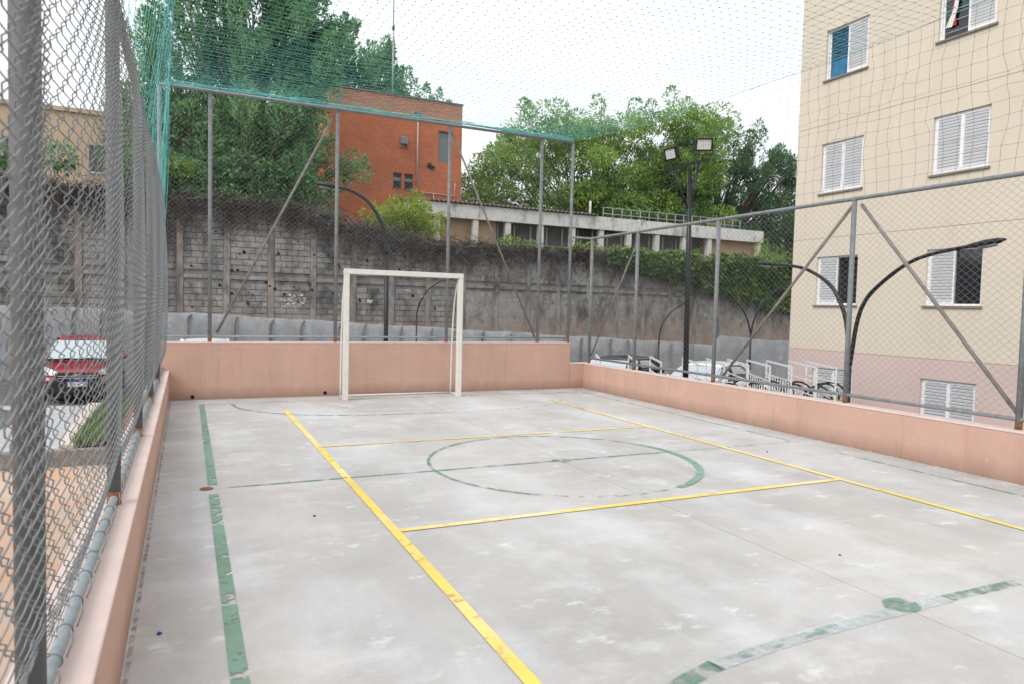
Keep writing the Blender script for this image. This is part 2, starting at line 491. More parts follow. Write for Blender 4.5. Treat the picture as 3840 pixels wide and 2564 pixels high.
class MB:
    def __init__(s):
        s.v, s.f, s.sm = [], [], []
    def add(s, vs, fs, smooth=False):
        o = len(s.v)
        s.v += [tuple(p) for p in vs]
        s.f += [tuple(i + o for i in f) for f in fs]
        s.sm += [smooth] * len(fs)
        return s
    def box(s, x0, x1, y0, y1, z0, z1):
        v = [(x, y, z) for z in (z0, z1) for y in (y0, y1) for x in (x0, x1)]
        return s.add(v, [(0, 2, 3, 1), (4, 5, 7, 6), (0, 1, 5, 4), (2, 6, 7, 3), (0, 4, 6, 2), (1, 3, 7, 5)])
    def bar(s, p, q, w, h, up=(0, 0, 1)):
        p, q = Vector(p), Vector(q)
        t = (q - p).normalized()
        u = Vector(up)
        if abs(t.dot(u)) > 0.98:
            u = Vector((1, 0, 0))
        a = t.cross(u).normalized() * w / 2
        b = a.cross(t).normalized() * h / 2
        v = [e + i * a + j * b for e in (p, q) for i, j in ((-1, -1), (1, -1), (1, 1), (-1, 1))]
        return s.add(v, [(3, 2, 1, 0), (4, 5, 6, 7), (0, 1, 5, 4), (1, 2, 6, 5), (2, 3, 7, 6), (3, 0, 4, 7)])
    def tube(s, pts, r, n=8, caps=True):
        pts = [Vector(p) for p in pts]
        N = len(pts)
        rs = r if isinstance(r, (list, tuple)) else [r] * N
        vs, fs = [], []
        prev = None
        for i, p in enumerate(pts):
            t = (pts[min(i + 1, N - 1)] - pts[max(i - 1, 0)]).normalized()
            if prev is None:
                ref = Vector((0, 0, 1)) if abs(t.z) < 0.9 else Vector((1, 0, 0))
                u = t.cross(ref).normalized()
            else:
                u = (prev - t * prev.dot(t)).normalized()
            prev = u
            w = t.cross(u)
            for k in range(n):
                a = 2 * math.pi * k / n
                vs.append(p + (u * math.cos(a) + w * math.sin(a)) * rs[i])
        for i in range(N - 1):
            for k in range(n):
                k2 = (k + 1) % n
                fs.append((i * n + k, i * n + k2, (i + 1) * n + k2, (i + 1) * n + k))
        s.add(vs, fs, True)
        if caps:
            o = len(s.v) - len(vs)
            s.f += [tuple(o + k for k in reversed(range(n))), tuple(o + (N - 1) * n + k for k in range(n))]
            s.sm += [False, False]
        return s
    def ring(s, c, axis, R1, r, n=20, m=6):
        c = Vector(c)
        ax = Vector(axis).normalized()
        ref = Vector((0, 0, 1)) if abs(ax.z) < 0.9 else Vector((1, 0, 0))
        u = ax.cross(ref).normalized()
        w = ax.cross(u)
        vs, fs = [], []
        for i in range(n):
            a = 2 * math.pi * i / n
            d = u * math.cos(a) + w * math.sin(a)
            for j in range(m):
                b = 2 * math.pi * j / m
                vs.append(c + d * (R1 + r * math.cos(b)) + ax * r * math.sin(b))
        for i in range(n):
            for j in range(m):
                fs.append((i * m + j, ((i + 1) % n) * m + j, ((i + 1) % n) * m + (j + 1) % m, i * m + (j + 1) % m))
        return s.add(vs, fs, True)
    def disc(s, c, axis, r0, depth, n=14):
        c = Vector(c)
        ax = Vector(axis).normalized()
        return s.tube([c, c + ax * depth], r0, n)
    def build(s, name, m, parent=None, bevel=0.0):
        me = bpy.data.meshes.new(name)
        me.from_pydata(s.v, [], s.f)
        me.polygons.foreach_set('use_smooth', s.sm)
        me.materials.append(m)
        me.update()
        o = bpy.data.objects.new(name, me)
        link(o, parent)
        if bevel > 0:
            b = o.modifiers.new('bevel', 'BEVEL')
            b.width = bevel
            b.segments = 2
            b.limit_method = 'ANGLE'
        return o

def smooth_path(pts, n=6):
    """Catmull-Rom through pts"""
    P = [Vector(p) for p in pts]
    P = [P[0] * 2 - P[1]] + P + [P[-1] * 2 - P[-2]]
    out = []
    for i in range(1, len(P) - 2):
        for k in range(n):
            t = k / n
            a, b, c, d = P[i - 1], P[i], P[i + 1], P[i + 2]
            out.append(0.5 * ((2 * b) + (c - a) * t + (2 * a - 5 * b + 4 * c - d) * t * t + (3 * b - a - 3 * c + d) * t ** 3))
    out.append(P[-2])
    return out

# ------------------------------------------------------------------ ground
def lot_z(x):
    return -1.13 - 0.036 * x

def setting():
    g = MB()
    g.add([(-600, -600, -2.6), (600, -600, -2.6), (600, 900, -2.6), (-600, 900, -2.6)], [(0, 1, 2, 3)])
    tag(g.build('ground', M['earth']), kind='structure')
    p = MB()
    xs = [-30, -12, 0, 7.22, 14, 20, 34]
    for a, b in zip(xs[:-1], xs[1:]):
        p.add([(a, 13.42, lot_z(a)), (b, 13.42, lot_z(b)), (b, 25.2, lot_z(b)), (a, 25.2, lot_z(a))], [(0, 1, 2, 3)])
    p.add([(7.22, -8, lot_z(7.22)), (20, -8, lot_z(20)), (20, 13.42, lot_z(20)), (7.22, 13.42, lot_z(7.22))], [(0, 1, 2, 3)])
    tag(p.build('parking_lot', M['asphalt']), kind='structure')
    # left of the court: tan patio one step below the lot, riser, pavement, grass verge
    t = MB()
    t.box(-14, -0.46, -6, 13.28, -1.7, -1.27)
    tag(t.build('patio', M['patio']), kind='structure')
    k = MB()
    k.box(-14, -0.5, 13.28, 13.46, -1.7, -1.0)
    k2 = MB()
    tag(k.build('patio_kerb', M['sill'], bevel=0.01), kind='structure')
    pv = MB()
    pv.add([(-14, 13.46, -1.005), (-1.86, 13.46, -1.005), (-1.86, 18.9, -1.03), (-14, 18.9, -0.6)], [(0, 1, 2, 3)])
    tag(pv.build('pavement', M['pavement']), kind='structure')
    e = MB()
    e.bar((-1.80, 13.47, -1.0), (-1.94, 18.7, -1.0), 0.26, 0.14)
    e.bar((-1.95, 18.62, -1.0), (-0.46, 19.05, -1.0), 0.2, 0.12)
    tag(e.build('kerb', M['kerb'], bevel=0.015), kind='structure')
    n = 14
    V, F = [], []
    for j in range(n + 1):
        for i in range(5):
            y = 13.46 + (18.75 - 13.46) * j / n
            x = -1.72 + (-0.47 + 1.72) * i / 4
            V.append((x, y, -1.0 + 0.30 * (i / 4) ** 1.5 + 0.03 * random.random()))
    for j in range(n):
        for i in range(4):
            a = j * 5 + i
            F.append((a, a + 1, a + 6, a + 5))
    s = MB().add(V, F, True)
    tag(s.build('soil_bank', M['soil']), kind='structure')
    # grass along the kerb
    N = 9000
    yy = RNG.uniform(13.5, 18.9, N)
    xx = -1.74 + RNG.beta(1.2, 2.2, N) * 0.66
    zz = -1.01 + 0.30 * np.clip((xx + 1.72) / 1.25, 0, 1) ** 1.5
    B = np.stack([xx, yy, zz], -1)
    h = RNG.uniform(0.08, 0.22, N)
    an = RNG.uniform(0, 6.28, N)
    side = np.stack([np.cos(an), np.sin(an), np.zeros(N)], -1) * 0.011
    lean = np.stack([RNG.normal(0, .05, N), RNG.normal(0, .05, N), h], -1)
    V = np.stack([B - side, B + side, B + lean], 1).reshape(-1, 3)
    F = np.arange(N * 3).reshape(-1, 3)
    tag(np_obj('grass', V, F, M['grass']), 'green grass strip along the pale kerb by the court', 'grass', kind='stuff')
    # raised terrace behind the retaining wall
    h = MB()
    tops = [(-34, 4.5), (3, 4.4), (8, 3.5), (40, 3.45), (70, 3.4)]
    V, F = [], []
    for x, z in tops:
        V += [(x, 25.15, z), (x, 32, z + 0.5), (x, 60, z + 1.0), (x, 62, -2.7)]
    for i in range(len(tops) - 1):
        for k in range(3):
            F.append((i * 4 + k, i * 4 + 4 + k, i * 4 + 5 + k, i * 4 + 1 + k))
    h.add(V, F, True)
    tag(h.build('terrace', M['earth']), kind='structure')
setting()

# ------------------------------------------------------------------ court
XL, XR, YE = -0.235, 6.93, 11.51        # inner faces of the low walls
YN = -3.2
def strip(mb, pts, w, z=0.004):
    pts = [Vector((p[0], p[1], 0)) for p in pts]
    vs, fs = [], []
    for i, p in enumerate(pts):
        t = (pts[min(i + 1, len(pts) - 1)] - pts[max(i - 1, 0)]).normalized()
        nrm = Vector((-t.y, t.x, 0)) * w / 2
        vs += [p + nrm + Vector((0, 0, z)), p - nrm + Vector((0, 0, z))]
    for i in range(len(pts) - 1):
        fs.append((2 * i, 2 * i + 1, 2 * i + 3, 2 * i + 2))
    return mb.add(vs, fs)

def court():
    b = MB()
    b.box(-0.44, 7.12, YN, 11.72, -2.3, -0.03)
    floor = tag(b.build('court_floor', M['joint']), kind='structure')
    jx, jy, g = 3.374, 5.975, 0.0045
    for (x0, x1) in ((XL - .05, jx - g), (jx + g, XR + .05)):
        for (y0, y1) in ((YN, jy - g), (jy + g, YE + .05)):
            MB().box(x0, x1, y0, y1, -0.028, 0).build('slab', M['concrete'], floor, bevel=0.003)
    def line(pts, w, m, z=0.004):
        strip(MB(), pts, w, z).build('painted_line', M[m], floor)
    def arc(cx, cy, rad, a0, a1, n=40):
        return [(cx + rad * math.cos(R(a0 + (a1 - a0) * i / n)), cy + rad * math.sin(R(a0 + (a1 - a0) * i / n))) for i in range(n + 1)]
    # volleyball lines, yellow
    line([(1.2566, -1.5), (1.2566, 5), (1.25, 10.05)], 0.066, 'yellow', 0.006)
    line([(5.452, -1.5), (5.452, 8.9)], 0.06, 'yellow', 0.006)
    line([(5.452, 8.9), (5.46, 10.05)], 0.05, 'yellow_faded', 0.006)
    line([(1.29, 4.434), (5.42, 4.434)], 0.06, 'yellow', 0.006)
    line([(1.29, 7.373), (5.42, 7.373)], 0.05, 'yellow_faded', 0.006)
    line([(1.25, 10.02), (5.45, 10.02)], 0.05, 'yellow_ghost', 0.006)
    # futsal lines, green
    line([(0.196, -1.5), (0.192, 5.8)], 0.07, 'green')
    line([(0.194, 6.1), (0.20, 10.95)], 0.07, 'green')
    line([(0.31, 5.975), (2.1, 5.975)], 0.034, 'green_worn')
    line([(2.1, 5.975), (4.6, 5.975)], 0.045, 'green_worn')
    line([(4.6, 5.975), (6.45, 5.975)], 0.045, 'green_ghost')
    line([(0.2, 10.98), (6.5, 10.95)], 0.03, 'green_worn')
    line(arc(3.37, 5.96, 1.31, 20, 230), 0.036, 'green_worn', 0.0045)
    line(arc(3.37, 5.96, 1.33, -70, 20), 0.075, 'green', 0.0045)
    line(arc(3.37, 5.96, 1.31, 230, 290), 0.045, 'green_ghost', 0.0045)
    line(smooth_path([(0.6, 10.9, 0), (0.68, 10.4, 0), (0.95, 9.95, 0), (1.45, 9.56, 0), (2.2, 9.35, 0), (3.3, 9.27, 0)], 6), 0.05, 'green_worn')
    line(smooth_path([(3.3, 9.27, 0), (4.3, 9.32, 0), (4.98, 9.49, 0), (5.5, 9.85, 0), (5.76, 10.3, 0), (5.84, 10.9, 0)], 6), 0.05, 'green_ghost')
    line(smooth_path([(1.3, 1.9, 0), (1.5, 2.04, 0), (1.81, 2.17, 0), (2.05, 2.235, 0)], 4), 0.085, 'green_worn')
    line(smooth_path([(2.03, 2.23, 0), (2.3, 2.262, 0), (2.66, 2.285, 0), (2.86, 2.293, 0)], 4), 0.085, 'pale_line')
    line(smooth_path([(2.03, 2.23, 0), (2.3, 2.262, 0), (2.66, 2.285, 0), (2.86, 2.293, 0)], 4), 0.05, 'green_ghost', 0.006)
    line([(2.86, 2.293), (3.7, 2.31)], 0.085, 'pale_line')
    line([(3.7, 2.31), (4.32, 2.30)], 0.07, 'green_worn')
    line([(6.49, 2.0), (6.49, 5.3)], 0.028, 'green_worn')
    line([(6.52, 6.0), (6.55, 10.9)], 0.022, 'green_worn')
    # repainted joint beside the right wall: paler band
    line([(6.71, -1.0), (6.71, 11.3)], 0.34, 'white_ghost', 0.002)
    # dark strips at the wall feet: dirt plus painted contact shade
    line([(XL + .02, -2), (XL + .02, 11.5)], .02, 'grime_shade', .003)
    line([(XR - .018, -2), (XR - .018, 11.5)], .03, 'grime_shade', .003)
    line([(XL + .06, YE - .03), (XR - .06, YE - .03)], .055, 'grime_shade', .003)
    # penalty mark
    n = 28
    MB().add([(3.385 + 0.10 * math.cos(2 * math.pi * i / n) * (1 + .08 * math.sin(5 * i)), 2.345 + 0.085 * math.sin(2 * math.pi * i / n), 0.0045) for i in range(n)], [tuple(range(n))]).build('painted_spot', M['green_worn'], floor)
    n = 20
    MB().add([(3.375 + 0.10 * math.cos(2 * math.pi * i / n), 5.97 + 0.085 * math.sin(2 * math.pi * i / n), 0.0062) for i in range(n)], [tuple(range(n))]).build('painted_spot', M['green_worn'], floor)
    # rusted net socket lid
    MB().tube([(0.145, 5.985, 0.0), (0.145, 5.985, 0.006)], 0.05, 16).build('socket_lid', M['rust'], floor)
    # low walls
    def wall(name, parts, label, holes=()):
        root = empty(name, (0, 0, 0))
        tag(root, label, 'wall')
        for (x0, x1, y0, y1, h) in parts:
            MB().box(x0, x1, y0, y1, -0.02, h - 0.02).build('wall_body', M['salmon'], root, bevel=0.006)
            MB().box(x0 - .004, x1 + .004, y0 - .004, y1 + .004, h - 0.0185, h).build('coping', M['coping'], root, bevel=0.006)
        for (x, z) in holes:
            MB().tube([(x, YE + .02, z), (x, YE - 0.006, z)], 0.028, 12).build('drain_hole', M['soot'], root)
        return root
    wall('low_wall', [(XL - 0.21, XL, YN, YE - .01, 0.45)], 'low salmon wall with pale coping carrying the bent chain link fence by the parked red car')
    wall('low_wall', [(XL - 0.21, 6.632, YE, YE + .2, 0.872), (6.637, XR + .19, YE, YE + .2, 0.48)],
         'tall salmon end wall behind the white goal frame', [(0.08, 0.045), (2.05, 0.05), (4.33, 0.045)])
    wall('low_wall', [(XR, XR + .19, YN, YE - .006, 0.48)], 'low salmon wall between the court and the cream apartment block')
    # small debris on the slab
    for (x, y, r0, mm, lab) in ((0.82, 4.96, .012, 'twig', 'small dark pebble lying beside the yellow line'), (-0.11, 3.42, .012, 'plate_blue', 'small dark blue bottle cap lying near the low wall'),
                           (3.72, 3.0, .009, 'twig', 'tiny dark pebble on the slab between floor joint and cross line'), (5.75, 5.62, .012, 'soot', 'small black pebble near the right wall')):
        mb = MB()
        pts = []
        for i in range(8):
            a = i * math.pi / 4
            pts.append((x + r0 * math.cos(a) * random.uniform(.7, 1.2), y + r0 * math.sin(a) * random.uniform(.7, 1.2), 0.001))
        top = [(p[0] * .6 + x * .4, p[1] * .6 + y * .4, r0 * .9) for p in pts]
        mb.add(pts + top, [tuple(range(8, 16))] + [(i, (i + 1) % 8, 8 + (i + 1) % 8, 8 + i) for i in range(8)])
        tag(mb.build('pebble' if mm != 'plate_blue' else 'bottle_cap', M[mm]), lab, 'litter')
court()

# ------------------------------------------------------------------ goal
def goal():
    g = empty('goal_frame', (3.2, 10.92, 0))
    tag(g, 'white square-tube goal frame with curved rear hoops before the salmon end wall', 'goal')
    W, H, D = 0.945, 2.045, 0.42
    for s in (-1, 1):
        MB().box(s * W - .04, s * W + .04, -.04, .04, 0, H - .082).build('goal_post', M['white_metal'], g, bevel=.004)
        hoop = smooth_path([(s * W, .04, H - .12), (s * W, .16, H - .2), (s * W, .27, H - .5), (s * W, .33, H - .95), (s * W, .36, .8), (s * W, .38, .022)], 6)
        MB().tube(hoop, .014, 8).build('rear_hoop', M['white_metal'], g)
        MB().tube([(s * W, .04, .018), (s * W, D - .02, .018)], .016, 8).build('ground_bar', M['white_metal'], g)
    MB().box(-W - .042, W + .042, -.042, .042, H - .08, H).build('crossbar', M['white_metal'], g, bevel=.004)
    MB().tube([(-W, D - .02, .018), (W, D - .02, .018)], .016, 8).build('rear_bar', M['white_metal'], g)
goal()

# ------------------------------------------------------------------ chain link fences
def wobble(u, v, seed, amp):
    r = np.random.default_rng(seed)
    s = 0
    for _ in range(5):
        a, b, c = r.uniform(-2.2, 2.2), r.uniform(-2.5, 2.5), r.uniform(0, 6.28)
        s = s + np.sin(a * u + b * v + c)
    return amp * s / 3

def chainlink(u0, u1, v0, v1, to3, D=0.072, H=1.22, r=0.0018, depth=0.0045, n=4, seed=1, amp=0.012, sag=None, prof=(0, 1, 0, -1)):
    """flattened-helix wires; to3(u,v,w) -> xyz arrays, w out of plane"""
    K = int(round((u1 - u0) / (D * H / 2)))
    steps = int((v1 - v0) / (D / 4))
    j = np.arange(steps + 1)
    a = D * H / 4
    k = np.arange(K)
    ph = (j[None, :] + 2 * (k[:, None] % 2)) % 4
    offu = np.array([-1, 0, 1, 0])[ph] * a * 1.06
    offw = np.array(prof)[ph] * depth
    uu = u0 + (k + .5) * (D * H / 2)
    U = uu[:, None] + offu
    Vv = np.broadcast_to(v0 + j * (D / 4), U.shape).copy()
    Wd = offw + wobble(U, Vv, seed, amp)
    if sag is not None:
        Vv = Vv + sag(U, Vv)
    P = to3(U, Vv, Wd)
    return np_tubes(P, r, n)

def fence(name, label, posts, rails, braces, mesh_vf, rings=(), wire='wire', steel='galv'):
    root = empty(name)
    tag(root, label, 'fence')
    for (p, q, r) in posts:
        MB().tube([p, q], r, 14).build('post', M[steel], root)
        MB().tube([(q[0], q[1], q[2] - .004), (q[0], q[1], q[2] + .012)], r * 1.06, 14).build('post_cap', M['galv'], root)
        MB().tube([p, (p[0], p[1], p[2] + .07)], r * 1.03, 14).build('rusty_foot', M['rust'], root)
    for (pts, r, m) in rails:
        MB().tube(pts, r, 10).build('rail', M[m], root)
    for (p, q, r) in braces:
        MB().tube([p, q], r, 10).build('brace', M['rusty'], root)
    w = np_obj('wire_mesh', mesh_vf[0], mesh_vf[1], M[wire], root, True)
    w['kind'] = 'stuff'
    for mb in rings:
        mb.build('tie_wire', M['wire'], root)
    return root

def fences():
    # end fence, high
    y = YE + .1
    vf = chainlink(-0.37, 6.62, 0.97, 4.66, lambda u, v, w: np.stack([u, y - .035 + w, v], -1), r=.0013, seed=3)
    px = [-0.37, 0.32, 2.22, 4.16, 5.97, 6.63]
    fence('chain_link_fence', 'high chain link fence on the end wall behind the goal, teal rope along its rail',
          [((x, y, .872), (x, y, 4.63), .029) for x in px],
          [([(-.37, y, 4.655), (6.63, y, 4.655)], .026, 'galv_blue'), ([(-.37, y, .95), (6.63, y, .95)], .018, 'galv_blue')],
          [((2.17, y + .045, 4.55), (0.42, y + .045, 1.0), .021), ((4.21, y + .045, 4.55), (5.93, y + .045, .97), .017)], vf)
    # right fence
    x = XR + .15
    vf = chainlink(-1.5, 11.6, 0.58, 2.85, lambda u, v, w: np.stack([x - .035 + w, u, v], -1), r=.0016, seed=5)
    py = [11.55, 10.05, 8.03, 5.74, 3.84, 1.9, -.1]
    fence('chain_link_fence', 'lower chain link fence on the wall facing the cream apartment block',
          [((x, yy, .48), (x, yy, 2.85), .030) for yy in py],
          [([(x, -1.5, 2.87), (x, 11.6, 2.87), (6.68, 11.6, 2.87)], .024, 'galv'), ([(x - .005, -1.5, .575), (x - .005, 11.6, .575)], .02, 'galv')],
          [((x + .045, 5.80, 2.80), (x + .045, 7.9, .56), .02), ((x + .045, 5.68, 2.80), (x + .045, 3.86, .6), .02), ((x + .045, 10.09, 2.75), (x + .045, 11.55, .62), .014),
           ((x + .045, 1.84, 2.80), (x + .045, 0.0, .6), .02)], vf)
    # left fence, seen along its length; wire bulges towards the court
    x = -0.335
    def to3(u, v, w):
        bulge = 0.045 * np.sin(np.clip((v - .5) / 2.5, 0, 1) * math.pi) * np.abs(np.sin((u - 2.0) * math.pi / 1.95)) ** 0.6
        foot = np.clip((v - .5) / .3, 0, 1)
        return np.stack([x - .022 + .06 * foot * foot * (3 - 2 * foot) + w + bulge, u, v], -1)
    vf = chainlink(0.2, 11.5, 0.5, 2.99, to3, D=0.074, H=1.55, r=.0018, depth=.0075, n=6, seed=9, amp=.011, prof=(-.5, .5, 1, -1))
    py = [1.94, 4.03, 5.98, 7.9, 9.8]
    rings = []
    for k in range(46):
        yy = 0.9 + k * .225 + random.uniform(-.03, .03)
        mb = MB().ring((x, yy, .484), (0.15, 1, 0), .0222, .0022, 14, 5)
        mb.tube([(x + .03, yy, .49), (x + .045, yy + .01, .53), (x + .04, yy + .015, .56)], .0024, 5)
        rings.append(mb)
    fence('chain_link_fence', 'bent chain link fence on the low wall, with the red car beyond it',
          [((x, yy, .45), (x, yy, 3.0), .032) for yy in py] + [((x, 0.1, .45), (x, 0.1, 3.0), .034)],
          [([(x, -.5, 3.02), (x, 11.55, 3.02)], .024, 'galv'), ([(x, -.5, .484), (x, 11.5, .484)], .020, 'galv_blue')], [], vf, rings, 'wire_dull', 'galv_dull')
fences()

# ------------------------------------------------------------------ nets
def net_grid(P, r, knot=0.0, n=3):
    """P (A,B,3) node grid -> cords both ways and knots"""
    parts = [np_tubes(P, r, n), np_tubes(P.transpose(1, 0, 2), r, n)]
    if knot > 0:
        C = P.reshape(-1, 3)
        d = np.array([[1, 0, 0], [-1, 0, 0], [0, 1, 0], [0, -1, 0], [0, 0, 1], [0, 0, -1]], float) * knot
        V = (C[:, None] + d[None]).reshape(-1, 3)
        T = np.array([[0, 2, 4, 4], [2, 1, 4, 4], [1, 3, 4, 4], [3, 0, 4, 4], [2, 0, 5, 5], [1, 2, 5, 5], [3, 1, 5, 5], [0, 3, 5, 5]])
        # quads made of two fused corners are avoided: use ring of four plus both tips
        T = np.array([[0, 4, 1, 2], [0, 3, 1, 4], [0, 2, 1, 5], [0, 5, 1, 3]])
        F = (np.arange(len(C))[:, None, None] * 6 + T[None]).reshape(-1, 4)
        parts.append((V, F))
    return cat_vf(parts)

def nets():
    rg = np.random.default_rng(21)
    s = 0.12
    # overhead net: slack sheet from the end rail over the court
    xs = np.arange(-0.24, 7.08 + s / 2, s)
    ys = np.arange(-2.5, 11.62, s)[::-1]
    X, Y = np.meshgrid(xs, ys, indexing='ij')
    tx = (X + .24) / 7.3
    ty = (11.6 - Y) / 14.1
    Z = 4.68 - 0.10 * np.sin(np.pi * tx) * np.sin(np.pi * np.clip(ty * 1.0, 0, 1)) + 0.03 * np.sin(3 * X + 2 * np.sin(Y)) * np.sin(np.pi * tx) * np.clip(ty * 8, 0, 1)
    Z = Z - 0.08 * tx ** 4 * np.clip(ty * 6, 0, 1)
    skew = 0.05 * np.sin(1.3 * Y) * np.clip(ty * 6, 0, 1)
    X2 = X + skew * (0.3 + tx) + rg.normal(0, .008, X.shape)
    # left edge is pulled in a little over the court
    X2 = X2 + 0.14 * (1 - tx) * np.clip(ty * 4, 0, 1)
    corner = np.clip((Y - 9.2) / 2.4, 0, 1)
    X2 = X2 - 0.45 * tx * corner
    P = np.stack([X2, Y + rg.normal(0, .008, X.shape), Z + rg.normal(0, .006, X.shape)], -1)
    V, F = net_grid(P, 0.0017, 0.007)
    root = empty('overhead_net', (0, 0, 0))
    tag(root, 'slack teal net stretched overhead across the whole court', 'net')
    o = np_obj('net_cords', V, F, M['teal'], root)
    o['kind'] = 'stuff'
    # edge ropes
    e = smooth_path([(-.3, 11.56, 4.675), (1.0, 11.555, 4.69), (2.2, 11.56, 4.68), (4.2, 11.555, 4.69), (5.9, 11.56, 4.68), (6.62, 11.55, 4.68)], 6)
    MB().tube(e, .012, 8).build('edge_rope', M['teal'], root)
    e = [tuple(P[-1, j]) for j in range(0, P.shape[1], 3)]
    MB().tube(e, .0022, 6).build('edge_rope', M['teal'], root)
    e = [tuple(P[0, j]) for j in range(0, P.shape[1], 3)]
    MB().tube(e, .006, 6).build('edge_rope', M['teal'], root)
    # doubled fine net laced along the end rail
    xs3 = np.arange(-.26, 6.62, .10)
    ys3 = 11.57 - 2.9 * np.linspace(0, 1, 30) ** 2.0
    Xa, Ya = np.meshgrid(xs3, ys3, indexing='ij')
    lim = np.clip((Ya - 8.67) / 2.9, 0, 1)
    Za = 4.69 - .05 * np.sin(np.pi * lim) + .012 * np.sin(4 * Xa) * (1 - lim) + rg.normal(0, .006, Xa.shape)
    V, F = net_grid(np.stack([Xa + (Xa + .26) / 6.9 * .42 * (1 - lim) + rg.normal(0, .012, Xa.shape) + .03 * np.sin(7 * Ya + Xa), Ya + .10 * np.sin(1.1 * Xa) * (1 - lim), Za], -1), .0012)
    o = np_obj('laced_net', V, F, M['teal'], root)
    o['kind'] = 'stuff'
    # gathered slack of the net hanging along the end rail
    xs2 = np.arange(-.3, 6.6, .05)
    G = []
    for k in range(3):
        zz = 4.69 + 0.012 * np.sin(xs2 * (5 + k) + k) + .01 * k
        G.append(np.stack([xs2, 11.555 - .012 * k + .008 * np.sin(9 * xs2 + k), zz], -1))
    V, F = np_tubes(np.array(G), .005, 4)
    o = np_obj('gathered_cords', V, F, M['teal'], root)
    o['kind'] = 'stuff'
    # side net above the right fence
    s2 = 0.145
    ys = np.arange(-1.5, 11.6, s2)
    zs = np.linspace(2.88, 4.60, 13)
    Yg, Zg = np.meshgrid(ys, zs, indexing='ij')
    t = (Zg - 2.88) / 1.72
    bell = np.sin(np.pi * t)
    Xg = 7.08 + 0.03 * bell * np.sin(1.7 * Yg) - 0.28 * np.clip((Yg - 9.2) / 2.4, 0, 1) * t
    jit = rg.normal(0, .012, Yg.shape) * bell + 0.05 * bell * np.sin(2.3 * Yg + 5 * t)
    P = np.stack([Xg + rg.normal(0, .01, Yg.shape) * bell, Yg + jit, Zg + rg.normal(0, .012, Yg.shape) * bell], -1)
    V, F = net_grid(P, 0.0014, 0.006)
    root = empty('side_net')
    tag(root, 'wide-meshed thin net hung above the fence before the cream apartment block', 'net')
    o = np_obj('net_cords', V, F, M['grey_cord'], root)
    o['kind'] = 'stuff'
    # side net above the left fence, seen nearly edge on
    ys = np.arange(1.0, 11.6, .12)
    zs = np.linspace(3.02, 4.67, 15)
    Yg, Zg = np.meshgrid(ys, zs, indexing='ij')
    t = (Zg - 3.02) / 1.65
    near = np.clip((11.6 - Yg) / 4, 0, 1)
    Xg = -0.33 + t * (0.085 + 0.13 * near) + 0.02 * np.sin(np.pi * t) * np.sin(2.1 * Yg) + rg.normal(0, .006, Yg.shape)
    P = np.stack([Xg, Yg + rg.normal(0, .01, Yg.shape), Zg], -1)
    V, F = net_grid(P, 0.0016, 0.005)
    root = empty('side_net')
    tag(root, 'teal net hung above the bent left fence, gathered at the far corner', 'net')
    o = np_obj('net_cords', V, F, M['teal'], root)
    o['kind'] = 'stuff'
    # bunched net hanging down the far left corner post
    K = 16
    zz = np.linspace(4.66, 1.9, 26)
    G = []
    for k in range(K):
        a = rg.uniform(0, 6.28)
        rr = rg.uniform(.005, .04)
        G.append(np.stack([-.245 - .055 * (4.66 - zz) / 2 + rr * np.cos(a + zz * 1.3), 11.44 + rr * np.sin(a + zz * 1.3) + 0 * zz, zz + 0], -1))
    V, F = np_tubes(np.array(G), .0035, 4)
    o = np_obj('gathered_cords', V, F, M['teal'], root)
    o['kind'] = 'stuff'
nets()

# ------------------------------------------------------------------ apartment block
AX = 14.2
WIN_COLS = [(12.52, 11.35), (9.68, 8.52)]
WIN_Z = [(-1.0, 0.225), (1.76, 2.94), (4.495, 5.70), (7.25, 8.44)]
BANDS = [(-2.2, 0.645, 'pink'), (0.657, 3.39, 'cream'), (3.402, 6.165, 'cream'), (6.177, 8.93, 'cream'), (8.942, 12.4, 'cream')]

def holed_panel(y0, y1, z0, z1, holes, depth):
    """panel in the plane x=AX facing -x, with reveals going +x"""
    mb = MB()
    ys = sorted({y0, y1, *[h[0] for h in holes], *[h[1] for h in holes]})
    zs = sorted({z0, z1, *[h[2] for h in holes], *[h[3] for h in holes]})
    for a, b in zip(ys[:-1], ys[1:]):
        for c, d in zip(zs[:-1], zs[1:]):
            if any(h[0] <= a and b <= h[1] and h[2] <= c and d <= h[3] for h in holes):
                continue
            mb.add([(AX, b, c), (AX, a, c), (AX, a, d), (AX, b, d)], [(0, 1, 2, 3)])
    D = AX + depth
    for (a, b, c, d) in holes:
        mb.add([(AX, a, c), (AX, b, c), (D, b, c), (D, a, c)], [(0, 1, 2, 3)])
        mb.add([(AX, a, d), (D, a, d), (D, b, d), (AX, b, d)], [(0, 1, 2, 3)])
        mb.add([(AX, a, c), (D, a, c), (D, a, d), (AX, a, d)], [(0, 1, 2, 3)])
        mb.add([(AX, b, c), (AX, b, d), (D, b, d), (D, b, c)], [(0, 1, 2, 3)])
    for z in (z0, z1):
        mb.add([(AX, y0, z), (AX, y1, z), (D, y1, z), (D, y0, z)], [(0, 1, 2, 3)])
    for y in (y0, y1):
        mb.add([(AX, y, z0), (D, y, z0), (D, y, z1), (AX, y, z1)], [(0, 1, 2, 3)])
    return mb

